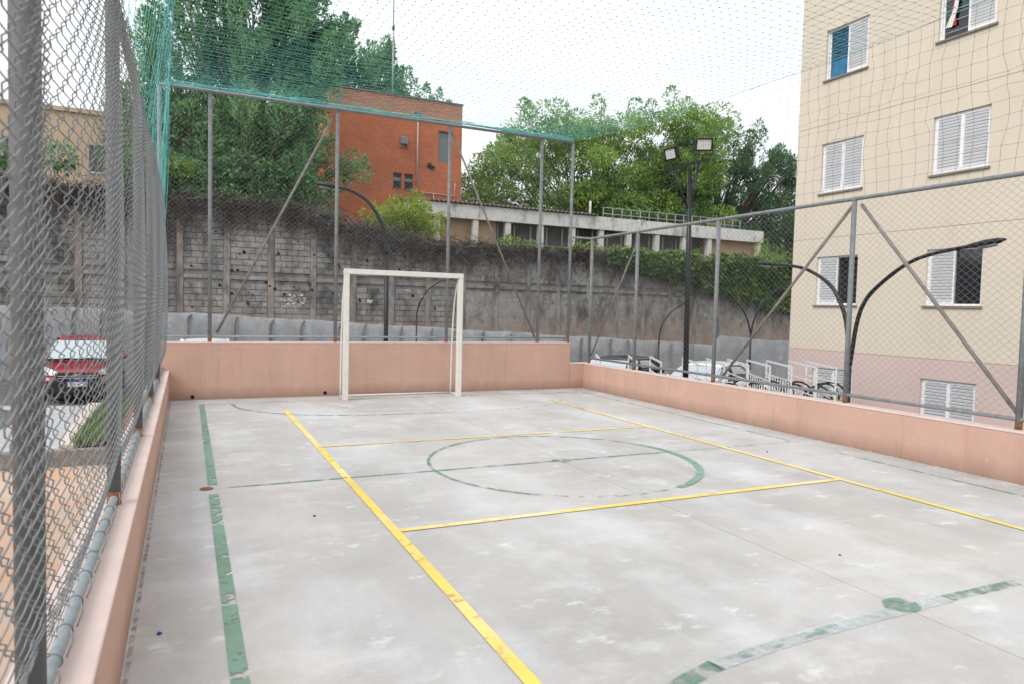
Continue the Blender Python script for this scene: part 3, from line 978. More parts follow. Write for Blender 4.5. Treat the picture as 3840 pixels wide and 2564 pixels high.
def apartment():
    root = empty('apartment_block', (AX, 5, -2.2))
    root.location = (0, 0, 0)
    tag(root, 'cream apartment block with white louvred shutters and a pale pink ground floor', 'building')
    MB().box(AX + .16, 25, -9, 13.28, -2.2, 12.4).build('core_wall', M['cream'], root)
    MB().box(AX - .1, 25.2, -9.1, 13.4, 12.41, 12.7).build('roof_slab', M['cream'], root)
    for i, (z0, z1, m) in enumerate(BANDS):
        holes = []
        for (ya, yb) in WIN_COLS:
            for (wz0, wz1) in WIN_Z:
                if z0 < wz0 and wz1 < z1:
                    holes.append((yb, ya, wz0, wz1))
        holed_panel(-9, 13.28, z0, z1, holes, .158).build('facade_panel', M[m], root)
    for z in (0.651, 3.396, 6.171, 8.936):
        MB().box(AX + .006, AX + .15, -9, 13.28, z - .0055, z + .0055).build('facade_joint', M['orange_line'], root)
    # windows
    slat_mesh = None
    def slat_me(w):
        mb = MB()
        mb.add([(0.012, -w / 2, -.022), (0.012, w / 2, -.022), (-.006, w / 2, .020), (-.006, -w / 2, .020),
                (0.018, -w / 2, -.022), (0.018, w / 2, -.022), (0, w / 2, .024), (0, -w / 2, .024)],
               [(0, 3, 2, 1), (4, 5, 6, 7), (0, 1, 5, 4), (2, 3, 7, 6), (1, 2, 6, 5), (0, 4, 7, 3)])
        me = bpy.data.meshes.new('slat')
        me.from_pydata(mb.v, [], mb.f)
        me.materials.append(M['alu'])
        return me
    def window(ya, yb, z0, z1, left, right):
        # ya > yb; the half with larger y is seen on the left
        mb = MB()
        t, x0, x1 = .04, AX + .06, AX + .13
        mb.box(x0, x1, yb + .001, ya - .001, z1 - t, z1 - .001)
        mb.box(x0, x1, yb + .001, ya - .001, z0 + .001, z0 + t)
        mb.box(x0, x1, yb + .001, yb + t, z0 + t, z1 - t)
        mb.box(x0, x1, ya - t, ya - .001, z0 + t, z1 - t)
        w = mb.build('window', M['alu'], root)
        MB().box(AX - .045, AX + .06, yb - .04, ya + .04, z0 - .045, z0 - .001).build('sill', M['sill'], w, bevel=.004)
        ym = (ya + yb) / 2
        for side, kind, (p, q) in (('l', left, (ym, ya - t)), ('r', right, (yb + t, ym))):
            zc0, zc1 = z0 + t, z1 - t
            if kind == 'shutter':
                f = .035
                xf0, xf1 = (AX + .05, AX + .085) if side == 'l' else (AX + .052, AX + .087)
                s = MB()
                s.box(xf0, xf1, p, p + f, zc0, zc1)
                s.box(xf0, xf1, q - f, q, zc0, zc1)
                s.box(xf0 + .001, xf1, p + f, q - f, zc0, zc0 + f)
                s.box(xf0 + .001, xf1, p + f, q - f, zc1 - f, zc1)
                s.build('shutter_frame', M['alu'], w)
                MB().box(xf1 - .004, xf1, p + f, q - f, zc0 + f, zc1 - f).build('shutter_back', M['shutter_back'], w)
                n = 16
                me = slat_me(q - p - 2 * f)
                for k in range(n):
                    o = bpy.data.objects.new('slat', me)
                    o.location = (xf0 + .012, (p + q) / 2, zc0 + f + (k + .5) * (zc1 - zc0 - 2 * f) / n)
                    link(o, w)
            else:
                MB().box(AX + .118, AX + .124, p, q, zc0, zc1).build('pane', M['dark_glass'], w)
                MB().box(AX + .09, AX + .125, (q - .03) if side == 'l' else p, q if side == 'l' else (p + .03), zc0, zc1).build('sash', M['alu'], w)
                if kind == 'blue':
                    MB().box(AX + .108, AX + .114, p + .02, q - .05, zc0 + .02, zc1 - .02).build('curtain', M['blue_glass'], w)
                    for k in range(9):
                        z = zc1 - .08 - k * .075
                        MB().box(AX + .095, AX + .104, p + .02, q - .05, z - .018, z + .018).build('blind_slat', M['dark_slat'], w)
                if kind == 'cloth':
                    V = [(AX + .085, q - .16, zc1 - .02), (AX + .085, p + .22, zc1 - .02), (AX + .07, q - .20, zc1 - .45), (AX + .07, p + .30, zc1 - .45), (AX + .075, q - .10, zc0 + .22), (AX + .075, p + .26, zc0 + .22)]
                    MB().add(V, [(0, 1, 3, 2), (2, 3, 5, 4)]).build('hanging_cloth', M['red_cloth'], w)
                    V = [(AX + .065, p + .26, zc1 - .02), (AX + .065, p + .18, zc1 - .02), (AX + .06, p + .33, zc0 + .55), (AX + .06, p + .24, zc0 + .55), (AX + .06, q - .06, zc0 + .22), (AX + .06, q - .20, zc0 + .20)]
                    MB().add(V, [(0, 1, 3, 2), (2, 3, 5, 4)]).build('hanging_cloth', M['white_cloth'], w)
                    for k in range(5):
                        z = zc0 + .1 + k * .22
                        MB().tube([(AX + .06, p, z), (AX + .06, q, z)], .004, 6).build('window_bar', M['alu'], w)
    kinds = {(0, 0): ('shutter', 'shutter'), (1, 0): ('shutter', 'shutter'), (0, 1): ('shutter', 'dark'), (1, 1): ('shutter', 'dark'),
             (0, 2): ('shutter', 'shutter'), (1, 2): ('shutter', 'shutter'), (0, 3): ('blue', 'shutter'), (1, 3): ('cloth', 'shutter')}
    for (c, r), (l, rr) in kinds.items():
        window(*WIN_COLS[c], *WIN_Z[r], l, rr)
apartment()

# ------------------------------------------------------------------ retaining wall of concrete blocks
WY = 25.0
def wtop(x):
    return float(np.interp(x, [-30, -1, 3, 8, 40], [4.9, 4.87, 4.72, 3.80, 3.72]))
def apron_top(x):
    return float(np.interp(x, [-30, 0, 22, 22.01, 40], [1.9, 1.08, 0.05, 0.45, -0.5]))
def retaining_wall():
    root = empty('retaining_wall')
    tag(root, 'tall stained concrete block retaining wall with pilasters behind the court', 'wall')
    xs = [-30, -1, 3, 8, 40]
    mb = MB()
    V, F = [], []
    for x in xs:
        z = wtop(x)
        V += [(x, WY + .02, -2.5), (x, WY + .02, z), (x, WY + .22, z), (x, WY + .22, -2.5)]
    for i in range(len(xs) - 1):
        for k in range(3):
            F.append((i * 4 + k, i * 4 + 4 + k, i * 4 + 5 + k, i * 4 + 1 + k))
    mb.add(V, F).build('mortar_backing', M['mortar'], root)
    pil = list(np.arange(1.2 - 1.4 * 14, 34, 1.4))
    for x in pil:
        z = wtop(x) - .03
        pr = .045 + random.uniform(0, .02) if x < 9 else .031 + random.uniform(0, .006)
        MB().box(x - .10, x + .10, WY - pr, WY + .03, -2.3, z).build('pilaster', M['pilaster' if random.random() < .45 else 'block'], root, bevel=.012)
    for a, b in zip(pil[:-1], pil[1:]):
        MB().box(a + .1, b - .1, WY - .034 - random.uniform(0, .008), WY + .03, 2.22, 2.34).build('tie_beam', M['pilaster' if random.random() < .3 else 'block'], root, bevel=.01)
    bw, bh, j = .39, .19, .012
    def bme(w):
        m = MB().box(-w / 2, w / 2, -.03, .02, -(bh - j) / 2, (bh - j) / 2)
        me = bpy.data.meshes.new('concrete_block')
        me.from_pydata(m.v, [], m.f)
        me.materials.append(M['block'])
        return me
    full, half = bme(.39 - j), bme(.19 - j)
    cells = []
    for a, b in zip(pil[:-1], pil[1:]):
        x0, x1 = a + .105, b - .105
        row = 0
        z = -0.9
        while z < 4.9:
            if not (2.10 < z + bh / 2 < 2.44):
                x = x0 + (0 if row % 2 == 0 else -.2)
                while x < x1 - .05:
                    xa, xb = max(x, x0), min(x + .395, x1)
                    if xb - xa > .1 and z + bh < wtop((xa + xb) / 2) and z > apron_top((xa + xb) / 2) - .2:
                        cells.append(((xa + xb) / 2, z + bh / 2, xb - xa))
                    x += .395
            z += .2
            row += 1
    # the blocks the photograph shows largest: left half, between vines and apron
    def score(c):
        inb = 0 if (-0.6 < c[0] < 9.5 and c[1] < 3.9) else 100
        return inb + abs(c[0] - 3) * .3 + abs(c[1] - 2.6)
    cells.sort(key=score)
    rr = np.random.default_rng(4)
    big = [c for c in cells if c[2] > .3][:300]
    ids = set(id(c) for c in big)
    for c in big:
        o = bpy.data.objects.new('concrete_block', full if c[2] > .35 else full)
        o.location = (c[0], WY + rr.normal(0, .004), c[1])
        o.scale = (c[2] / .395, 1, 1)
        link(o, root)
    m = MB()
    for c in cells:
        if id(c) in ids:
            continue
        jj = j if c[0] < 9.5 else .005
        w = c[2] - jj
        dy = rr.normal(0, .004) if c[0] < 9.5 else rr.normal(0, .0015)
        hh = (bh - j) / 2 if c[0] < 9.5 else .0975
        m.box(c[0] - w / 2, c[0] + w / 2, WY - .03 + dy, WY + .019, c[1] - hh, c[1] + hh)
    o = m.build('concrete_blocks', M['block'], root)
    o['kind'] = 'stuff'
    # broken weep holes
    hs = [(x, z) for x, z in zip(rr.uniform(-.6, 9, 46), rr.uniform(1.25, 3.3, 46))]
    h = MB()
    for x, z in hs:
        s = rr.uniform(.03, .06)
        MB().tube([(x, WY - .052, z), (x, WY - .02, z)], [s, s * .7], 7).build('weep_hole', M['soot'], root)
    # patches of white paint
    for (cx, cz, nn, sp) in ((3.4, 1.55, 30, .24), (3.0, 1.42, 22, .3), (6.0, 1.62, 24, .10), (7.6, 1.85, 14, .4)):
        for _ in range(nn):
            x, z, s = cx + rr.normal(0, sp), cz + rr.normal(0, sp * .4), rr.uniform(.008, .045)
            p = [(x + s * math.cos(a) * rr.uniform(.6, 1.3), WY - .0335 - rr.uniform(0, .002), z + .8 * s * math.sin(a) * rr.uniform(.6, 1.3)) for a in np.arange(8) * math.pi / 4]
            MB().add(p, [tuple(reversed(range(8)))]).build('paint_splash', M['splash'], root)
    # sprayed cement apron with ribs
    V, F = [], []
    N = 240
    for i in range(N + 1):
        x = -26 + i * (60 / N)
        z = apron_top(x) + .02 * math.sin(1.7 * x) + .012 * math.sin(5.1 * x)
        for (dy, zz) in ((-.06, z), (-.16, z - .10), (-.22, z - .6), (-.30, lot_z(x) - .3)):
            V.append((x, WY + dy, zz))
    for i in range(N):
        for k in range(3):
            F.append((i * 4 + k + 1, i * 4 + 5 + k, i * 4 + 4 + k, i * 4 + k))
        F.append((i * 4, i * 4 + 4, i * 4 + 4, i * 4)[:2] + ()) if False else None
    V2 = [(v[0], WY - .02, v[2] + .01) for v in V[::4]]
    off = len(V)
    V += V2
    for i in range(N):
        F.append((i * 4, i * 4 + 4, off + i + 1, off + i))
    MB().add(V, F, True).build('cement_apron', M['apron'], root)
    for x in np.arange(-8, 21, 1.15):
        x = x + rr.uniform(-.25, .25)
        z = apron_top(x)
        p = smooth_path([(x + .14, WY - .10, z - .06), (x + .05, WY - .2, z - .12), (x, WY - .24, z - .3), (x - .01, WY - .27, z - .8), (x, WY - .34, lot_z(x))], 4)
        MB().tube(p, .035, 8).build('apron_rib', M['pilaster'], root)
retaining_wall()

# ------------------------------------------------------------------ brick building
def brick_building():
    root = empty('brick_building')
    tag(root, 'plain orange brick tower with small windows above the retaining wall', 'building')
    Y = 34.0
    holes = [(9.24, 9.67, 7.30, 8.05), (9.82, 10.27, 7.28, 8.05), (11.57, 12.28, 8.80, 10.33)]
    mb = MB()
    x0, x1, z0, z1 = 6.1, 12.83, 3.0, 11.78
    xs = sorted({x0, x1, *[h[0] for h in holes], *[h[1] for h in holes]})
    zs = sorted({z0, z1, *[h[2] for h in holes], *[h[3] for h in holes]})
    for a, b in zip(xs[:-1], xs[1:]):
        for c, d in zip(zs[:-1], zs[1:]):
            if any(h[0] <= a and b <= h[1] and h[2] <= c and d <= h[3] for h in holes):
                continue
            mb.add([(a, Y, c), (b, Y, c), (b, Y, d), (a, Y, d)], [(0, 1, 2, 3)])
    for (a, b, c, d) in holes:
        D = Y + .14
        mb.add([(a, Y, c), (a, D, c), (b, D, c), (b, Y, c)], [(0, 1, 2, 3)])
        mb.add([(a, Y, d), (b, Y, d), (b, D, d), (a, D, d)], [(0, 1, 2, 3)])
        mb.add([(a, Y, c), (a, Y, d), (a, D, d), (a, D, c)], [(0, 1, 2, 3)])
        mb.add([(b, Y, c), (b, D, c), (b, D, d), (b, Y, d)], [(0, 1, 2, 3)])
    Y2 = Y + 6
    mb.add([(x0, Y, z0), (x0, Y, z1), (x0, Y2, z1), (x0, Y2, z0)], [(0, 1, 2, 3)])
    mb.add([(x1, Y, z0), (x1, Y2, z0), (x1, Y2, z1), (x1, Y, z1)], [(0, 1, 2, 3)])
    mb.add([(x0, Y2, z0), (x0, Y2, z1), (x1, Y2, z1), (x1, Y2, z0)], [(0, 1, 2, 3)])
    mb.add([(x0, Y, z1), (x1, Y, z1), (x1, Y2, z1), (x0, Y2, z1)], [(0, 1, 2, 3)])
    mb.build('wall', M['brick'], root)
    MB().box(x0 - .04, x1 + .04, Y - .05, Y2 + .04, z1 + .004, z1 + .09).build('roof_cap', M['roof_sheet'], root, bevel=.01)
    for (a, b, c, d) in holes[:2]:
        w = MB()
        w.box(a, b, Y + .08, Y + .12, c, c + .04).box(a, b, Y + .08, Y + .12, d - .04, d).box(a, a + .035, Y + .08, Y + .12, c + .04, d - .04).box(b - .035, b, Y + .08, Y + .12, c + .04, d - .04)
        wo = w.build('window', M['roof_sheet'], root)
        n = 4
        for k in range(n):
            zc = c + .04 + (k + .5) * (d - c - .08) / n
            MB().box(a + .035, b - .035, Y + .095 + .01 * k % 2, Y + .103, zc - .085, zc + .08).build('pane', M['shutter'] if k == 2 else M['dark_glass'], wo)
        MB().box(a - .03, b + .03, Y - .03, Y + .08, c - .04, c - .002).build('sill', M['roof_sheet'], wo)
    a, b, c, d = holes[2]
    s = MB().box(a + .002, b - .002, Y + .06, Y + .12, c + .002, d - .002).build('shutter_panel', M['shutter'], root)
    for k in range(14):
        z = c + .06 + k * .104
        MB().box(a + .03, b - .03, Y + .045, Y + .059, z, z + .06).build('slat', M['shutter'], s)
    MB().box(a - .02, b + .02, Y - .06, Y - .002, d + .004, d + .05).build('lintel', M['roof_sheet'], root)
    # vent hood, pipes, lamp
    MB().box(9.58, 9.92, Y - .18, Y - .002, 9.46, 9.82).build('vent_hood', M['shutter'], root, bevel=.03)
    for dx in (9.62, 9.88):
        MB().box(dx - .03, dx + .03, Y - .1, Y - .002, 9.3, 9.455).build('vent_bracket', M['roof_sheet'], root)
    MB().tube([(10.45, Y - .06, 11.0), (10.45, Y - .06, 7.5)], .045, 8).build('drain_pipe', M['pvc'], root)
    MB().box(10.3, 10.6, Y - .16, Y - .002, 10.95, 11.12).build('pipe_hopper', M['roof_sheet'], root)
    MB().tube([(10.1, Y - .05, 7.2), (12.46, Y - .05, 7.17), (12.48, Y - .05, 7.8)], .03, 8).build('drain_pipe', M['pvc'], root)
    MB().tube([(11.33, Y - .05, 7.2), (11.33, Y - .05, 6.4)], .03, 8).build('drain_pipe', M['pvc'], root)
    MB().box(11.0, 11.14, Y - .22, Y - .002, 8.5, 8.66).box(11.18, 11.34, Y - .16, Y - .002, 8.42, 8.55).build('wall_lamp', M['plastic'], root)
    # mast
    mroot = empty('antenna_mast', (0, 0, 0))
    tag(mroot, 'thin grey antenna mast rising from the brick tower roof', 'mast')
    MB().tube([(9.95, 37, 11.87), (9.95, 37, 16.2)], .045, 8).build('mast_pole', M['mast'], mroot)
    MB().tube([(9.95, 37, 16.2), (9.95, 37, 23)], .03, 8).build('mast_tip', M['mast'], mroot)
    MB().tube([(9.95, 37, 16.1), (9.95, 37, 16.3)], .07, 8).build('mast_collar', M['plastic'], mroot)
    MB().box(9.8, 10.1, 36.85, 37.15, 11.872, 11.93).build('mast_foot', M['mast'], mroot)
brick_building()

# ------------------------------------------------------------------ long low building
def low_building():
    root = empty('low_building')
    tag(root, 'long low building with weathered white fascia and columns above the wall', 'building')
    Y = 29.0
    MB().box(9.0, 28.75, Y, Y + .25, 5.40, 6.02).build('fascia', M['fascia'], root, bevel=.01)
    MB().box(8.3, 28.75, Y + .25, Y + 6, 5.5, 5.9).build('roof_slab', M['fascia'], root)
    for x in (9.9, 11.71, 13.32, 15.02, 16.73, 18.34, 19.96, 21.67, 23.4, 25.06, 28.55):
        MB().box(x - .13, x + .13, Y + .06, Y + .32, 3.4, 5.395).build('column', M['column'], root, bevel=.008)
    MB().box(8.35, 12.9, Y + .5, Y + .7, 3.4, 5.45).build('wall', M['tilepanel'], root)
    MB().box(25.1, 28.6, Y + .5, Y + .7, 3.4, 5.45).build('wall', M['tilepanel'], root)
    MB().box(12.95, 25.05, Y + .9, Y + 1.1, 3.4, 5.45).build('wall', M['greypanel'], root)
    for i in range(14):
        x = 13.1 + i * .86
        MB().box(x, x + .05, Y + .82, Y + .895, 4.55, 5.4).build('window_mullion', M['column'], root)
    MB().box(12.95, 25.05, Y + .84, Y + .898, 4.48, 4.54).build('window_rail', M['column'], root)
    # corrugated sheet roof behind the fascia, left part
    V, F = [], []
    n = 180
    for i in range(n + 1):
        x = 9.3 + i * 8.7 / n
        dz = .035 * math.sin(i * 2 * math.pi / 4.5)
        V += [(x, Y - .12, 6.10 + dz), (x, Y + 5.5, 6.75 + dz), (x, Y + 5.5, 6.72 + dz), (x, Y - .12, 6.06 + dz)]
    for i in range(n):
        for k in range(4):
            F.append((i * 4 + k, i * 4 + 4 + k, i * 4 + 4 + (k + 1) % 4, i * 4 + (k + 1) % 4))
    MB().add(V, F).build('corrugated_roof', M['roof_sheet'], root)
    # thin railing on the flat part
    for i in range(17):
        x = 18.6 + i * .55
        MB().tube([(x, Y + .4, 5.9), (x, Y + .4, 6.55)], .02, 6).build('railing_post', M['mast'], root)
    for z in (6.25, 6.55):
        MB().tube([(18.6, Y + .4, z), (27.4, Y + .4, z)], .018, 6).build('railing_bar', M['mast'], root)
    MB().tube([(18.2, Y + 1, 5.9), (18.2, Y + 1, 6.9)], .06, 8).build('vent_pipe', M['column'], root)
low_building()

def far_building():
    root = empty('far_building')
    tag(root, 'beige flat-roofed building glimpsed through the left fence and the big tree', 'building')
    Y = 37.0
    MB().box(-26, 5.5, Y, Y + 8, 3.5, 9.75).build('wall', M['farwall'], root)
    MB().box(-26.1, 5.6, Y - .1, Y + 8.1, 9.755, 9.95).build('parapet', M['farwall'], root)
    for x in (-13.8, -10.6, -7.2, -4.0, -.8, 2.4):
        for z in (4.6, 7.2):
            MB().box(x, x + 1.3, Y - .03, Y - .004, z, z + 1.2).build('window', M['dark_glass'], root)
            MB().box(x - .06, x + 1.36, Y - .07, Y - .004, z - .08, z - .004).build('sill', M['column'], root)
far_building()

# ------------------------------------------------------------------ lamps
def arch_lamp(label, base, paths, r, group=None):
    """paths: list of arm polylines in world coordinates starting on the pole"""
    root = empty('arch_lamp', base)
    tag(root, label, 'street lamp', group)
    b = Vector(base)
    rel = lambda p: Vector(p) - b
    p0 = rel(paths[0][0])
    MB().tube([(0, 0, 0), (0, 0, .04)], r * 2.2, 12).build('base_plate', M['black_metal'], root)
    MB().tube([(0, 0, .04), (p0.x * .5, p0.y * .5, p0.z * .5), p0], [r * 1.25, r * 1.15, r], 10).build('pole', M['black_metal'], root)
    for P in paths:
        pts = smooth_path([rel(p) for p in P], 6)
        MB().tube(pts, [r * (1 - .25 * i / (len(pts) - 1)) for i in range(len(pts))], 10).build('curved_arm', M['black_metal'], root)
        e = pts[-1]
        d = (pts[-1] - pts[-3]).normalized()
        MB().tube([e - d * .06, e + d * .02, e + d * .18, e + d * .36, e + d * .44], [r * .8, r * 1.1, r * 1.4, r * 1.1, r * .3], 10).build('lamp_head', M['black_metal'], root)
        q = e + d * .2 - Vector((0, 0, r * 1.2))
        MB().tube([q - d * .12, q + d * .12], r * .8, 8).build('lamp_lens', M['shutter'], root)
    return root
arch_lamp('single-armed black arch lamp standing right behind the goal', (4.05, 15.25, lot_z(4.05)),
          [[(4.04, 15.3, 2.6), (4.0, 15.36, 3.1), (3.89, 15.42, 3.43), (3.63, 15.56, 3.82), (3.28, 15.74, 4.04), (2.98, 15.9, 4.11)]], .045)
arch_lamp('two-armed black arch lamp close to the cream apartment block facade', (10, 8.04, lot_z(10)),
          [[(10, 8.06, .75), (10, 8.16, 1.39), (10, 8.31, 1.75), (10, 8.55, 2.05), (10, 9.03, 2.31), (10, 9.53, 2.41), (10, 9.8, 2.44)],
           [(10, 8.05, .7), (10, 7.95, 1.4), (10, 7.81, 1.76), (10, 7.55, 2.03), (10, 7.12, 2.32), (10, 6.72, 2.45), (10, 6.15, 2.53)]], .036)
arch_lamp('slender two-armed arch lamp before the ivy-hung part of the retaining wall', (17.64, 18.2, lot_z(17.6)),
          [[(17.64, 18.2, .8), (17.53, 18.31, 1.34), (17.23, 18.48, 1.93), (16.8, 18.7, 2.3), (16.6, 18.8, 2.4)],
           [(17.64, 18.2, .8), (17.75, 18.2, 1.25), (17.95, 18.12, 1.8), (18.4, 17.9, 2.3), (18.8, 17.75, 2.45)]], .036)
arch_lamp('slender arch lamp behind the parked white car, arm bent to one side', (14.75, 19.55, lot_z(14.75)),
          [[(14.78, 19.55, .4), (14.82, 19.55, .8), (14.93, 19.52, 1.14), (15.18, 19.42, 1.5), (15.4, 19.33, 1.68)]], .03)
arch_lamp('thin arch lamp seen through the goal opening against the retaining wall', (6.3, 20.25, lot_z(6.3)),
          [[(6.3, 20.25, 1.1), (6.32, 20.25, 1.35), (6.42, 20.21, 1.67), (6.65, 20.13, 2.02), (6.95, 20.0, 2.24), (7.1, 19.93, 2.29)]], .022)

def floodlight():
    b = Vector((8.9, 10.85, lot_z(8.9)))
    root = empty('floodlight_pole', b)
    tag(root, 'tall black floodlight pole with two white-faced lamps beside the low fence', 'floodlight')
    rel = lambda x, y, z: Vector((x, y, z)) - b
    MB().tube([(0, 0, 0), (0, 0, .03)], .17, 12).build('base_plate', M['black_metal'], root)
    MB().tube([(0, 0, .03), rel(8.91, 10.93, 2.2), rel(8.92, 11.0, 4.28)], [.06, .052, .046], 12).build('pole', M['black_metal'], root)
    MB().bar(rel(8.50, 11.2, 4.27), rel(9.27, 10.86, 4.50), .05, .05).build('cross_arm', M['black_metal'], root)
    MB().tube([rel(8.91, 10.98, 3.45), rel(8.62, 11.14, 4.30)], .02, 8).build('strut', M['black_metal'], root)
    MB().tube([rel(8.92, 10.98, 3.3), rel(9.08, 10.94, 4.43)], .026, 8).build('strut', M['black_metal'], root)
    def head(c, look, w, h):
        look = Vector(look).normalized()
        rt = look.cross(Vector((0, 0, 1))).normalized()
        up = rt.cross(look)
        mtx = Matrix((rt, look, up)).transposed()
        P = lambda a, d, e: rel(*c) + mtx @ Vector((a, d, e))
        def bx(mb, a0, a1, d0, d1, e0, e1):
            v = [P(a, d, e) for e in (e0, e1) for d in (d0, d1) for a in (a0, a1)]
            return mb.add(v, [(0, 2, 3, 1), (4, 5, 7, 6), (0, 1, 5, 4), (2, 6, 7, 3), (0, 4, 6, 2), (1, 3, 7, 5)])
        m = MB()
        t = .03
        bx(m, -w, w, -.07, -.002, -h, h)
        bx(m, -w, w, 0, .03, -h, -h + t)
        bx(m, -w, w, 0, .03, h - t, h)
        bx(m, -w, -w + t, 0, .03, -h + t, h - t)
        bx(m, w - t, w, 0, .03, -h + t, h - t)
        hd = m.build('lamp_head', M['black_metal'], root, bevel=.006)
        bx(MB(), -w + t, w - t, 0, .012, -h + t, h - t).build('lamp_lens', M['lens'], hd)
        y = MB()
        y.tube([P(-w - .02, -.03, 0), P(-w - .02, -.03, -h - .07), P(w + .02, -.03, -h - .07), P(w + .02, -.03, 0)], .012, 6)
        y.tube([P(0, -.03, -h - .07), P(0, -.03, -h - .16)], .018, 6)
        y.build('yoke', M['black_metal'], hd)
    head((9.16, 10.90, 4.78), (-.5, -.83, -.28), .165, .125)
    head((8.57, 11.16, 4.58), (-.98, -.12, -.3), .16, .12)
floodlight()

# ------------------------------------------------------------------ cars
def make_car(label, loc, rz, paint_m, plate=None, scale=1.0, cat='car'):
    root = empty('parked_car', loc, rz)
    root.scale = (scale, scale, scale)
    tag(root, label, cat, 'parked cars')
    st = [-2.0, -1.94, -1.75, -1.3, -.85, -.1, .7, 1.4, 1.8, 1.95, 2.0]
    zs = [.55, .66, .80, .90, .97, 1.0, 1.01, 1.02, .98, .9, .72]
    ws = [.60, .72, .80, .84, .855, .86, .86, .85, .80, .74, .66]
    zb = [.36, .24, .20, .20, .20, .20, .20, .20, .22, .28, .38]
    V, F = [], []
    for y, z, w, b in zip(st, zs, ws, zb):
        half = [(0, b), (w * .8, b), (w * .97, b + .1), (w, (b + z) / 2), (w * .985, z - .12), (w * .90, z - .01), (w * .5, z + .02)]
        ring = [(a, y, c) for a, c in half] + [(0, y, z + .03)] + [(-a, y, c) for a, c in reversed(half[1:])]
        V += ring
    n = 14
    for i in range(len(st) - 1):
        for k in range(n):
            F.append((i * n + k, i * n + (k + 1) % n, (i + 1) * n + (k + 1) % n, (i + 1) * n + k))
    F += [tuple(range(n)), tuple(reversed([(len(st) - 1) * n + k for k in range(n)]))]
    body = MB().add(V, F, True).build('body', paint_m, root)
    s = body.modifiers.new('sub', 'SUBSURF')
    s.levels = s.render_levels = 2
    # greenhouse glass
    st = [-.98, -.62, -.28, .6, 1.35, 1.72, 1.88]
    top = [1.0, 1.25, 1.435, 1.50, 1.45, 1.28, 1.02]
    V, F = [], []
    for y, t in zip(st, top):
        f = (t - .98) / .52
        wt = .78 - .19 * f
        half = [(0, .97), (.79, .97), (.78 - .10 * f, .97 + (t - .97) * .55), (wt, t - .03 * f), (wt * .7, t + .012)]
        V += [(a, y, c) for a, c in half] + [(0, y, t + .02)] + [(-a, y, c) for a, c in reversed(half[1:])]
    n = 10
    for i in range(len(st) - 1):
        for k in range(n):
            F.append((i * n + k, i * n + (k + 1) % n, (i + 1) * n + (k + 1) % n, (i + 1) * n + k))
    F += [tuple(range(n)), tuple(reversed([(len(st) - 1) * n + k for k in range(n)]))]
    gl = MB().add(V, F, True).build('window_glass', M['car_glass'], root)
    s = gl.modifiers.new('sub', 'SUBSURF')
    s.levels = s.render_levels = 1
    # windscreen pane, lying on the sloping front of the greenhouse
    V = [(-.76, -1.0, 1.03), (.76, -1.0, 1.03), (.70, -.66, 1.27), (-.70, -.66, 1.27), (.60, -.33, 1.435), (-.60, -.33, 1.435)]
    MB().add(V, [(0, 1, 2, 3), (3, 2, 4, 5)], True).build('windscreen', M['windscreen'], root)
    # roof shell
    V, F = [], []
    ry = [-.30, -.1, .5, 1.1, 1.45]
    rz_ = [1.445, 1.485, 1.515, 1.50, 1.43]
    for y, z in zip(ry, rz_):
        V += [(-.60, y, z - .05), (-.50, y, z), (0, y, z + .025), (.50, y, z), (.60, y, z - .05)]
    for i in range(4):
        for k in range(4):
            F.append((i * 5 + k, i * 5 + k + 1, i * 5 + k + 6, i * 5 + k + 5))
    ro = MB().add(V, F, True).build('roof', paint_m, root)
    sol = ro.modifiers.new('solid', 'SOLIDIFY')
    sol.thickness = .03
    for sx in (-1, 1):
        MB().tube([(sx * .80, -.98, .98), (sx * .70, -.6, 1.24), (sx * .605, -.26, 1.42)], .028, 6).build('pillar', paint_m, root)
        MB().tube([(sx * .80, .30, .98), (sx * .62, .32, 1.47)], .03, 6).build('pillar', M['plastic'], root)
        MB().tube([(sx * .78, 1.82, 1.0), (sx * .62, 1.40, 1.44)], .06, 6).build('pillar', paint_m, root)
        MB().tube([(sx * .82, -.72, 1.02), (sx * .93, -.70, 1.07), (sx * .99, -.70, 1.06)], [.03, .075, .05], 8).build('mirror', paint_m, root)
        # headlights sit on the front corners
        V = [(sx * .40, -1.955, .70), (sx * .70, -1.83, .71), (sx * .78, -1.66, .80), (sx * .74, -1.58, .90), (sx * .60, -1.76, .865), (sx * .42, -1.90, .80)]
        mb = MB().add([Vector(v) + Vector((0, -.035, 0)) for v in V] + [Vector(v) + Vector((0, .05, 0)) for v in V],
                      [tuple(range(6)), tuple(reversed(range(6, 12)))] + [(i, (i + 1) % 6, 6 + (i + 1) % 6, 6 + i) for i in range(6)])
        mb.build('headlight', M['headlight'], root)
        for y in (-1.22, 1.25):
            t = MB().ring((sx * .78, y, .31), (1, 0, 0), .235, .075, 22, 8).build('wheel', M['rubber'], root)
            MB().tube([(sx * .76, y, .31), (sx * .80, y, .31)], .19, 16).build('rim', M['chrome'], t)
    MB().box(-.46, .46, -2.04, -1.90, .59, .765).build('grille', M['plastic'], root, bevel=.02)
    for z in (.64, .69):
        MB().box(-.40, .40, -2.045, -2.036, z - .008, z + .008).build('grille_bar', M['chrome'], root)
    MB().ring((0, -2.05, .67), (0, 1, 0), .055, .010, 16, 6).build('badge', M['chrome'], root)
    MB().box(-.66, .66, -2.03, -1.80, .25, .585).build('bumper', M['plastic'], root, bevel=.04)
    MB().box(-.55, .55, -1.99, -1.80, .20, .27).build('lower_lip', M['plastic'], root, bevel=.02)
    for sx in (-.18, .3):
        MB().tube([(sx - .3, -1.02, 1.02), (sx + .2, -.93, 1.06)], .012, 5).build('wiper', M['plastic'], root)
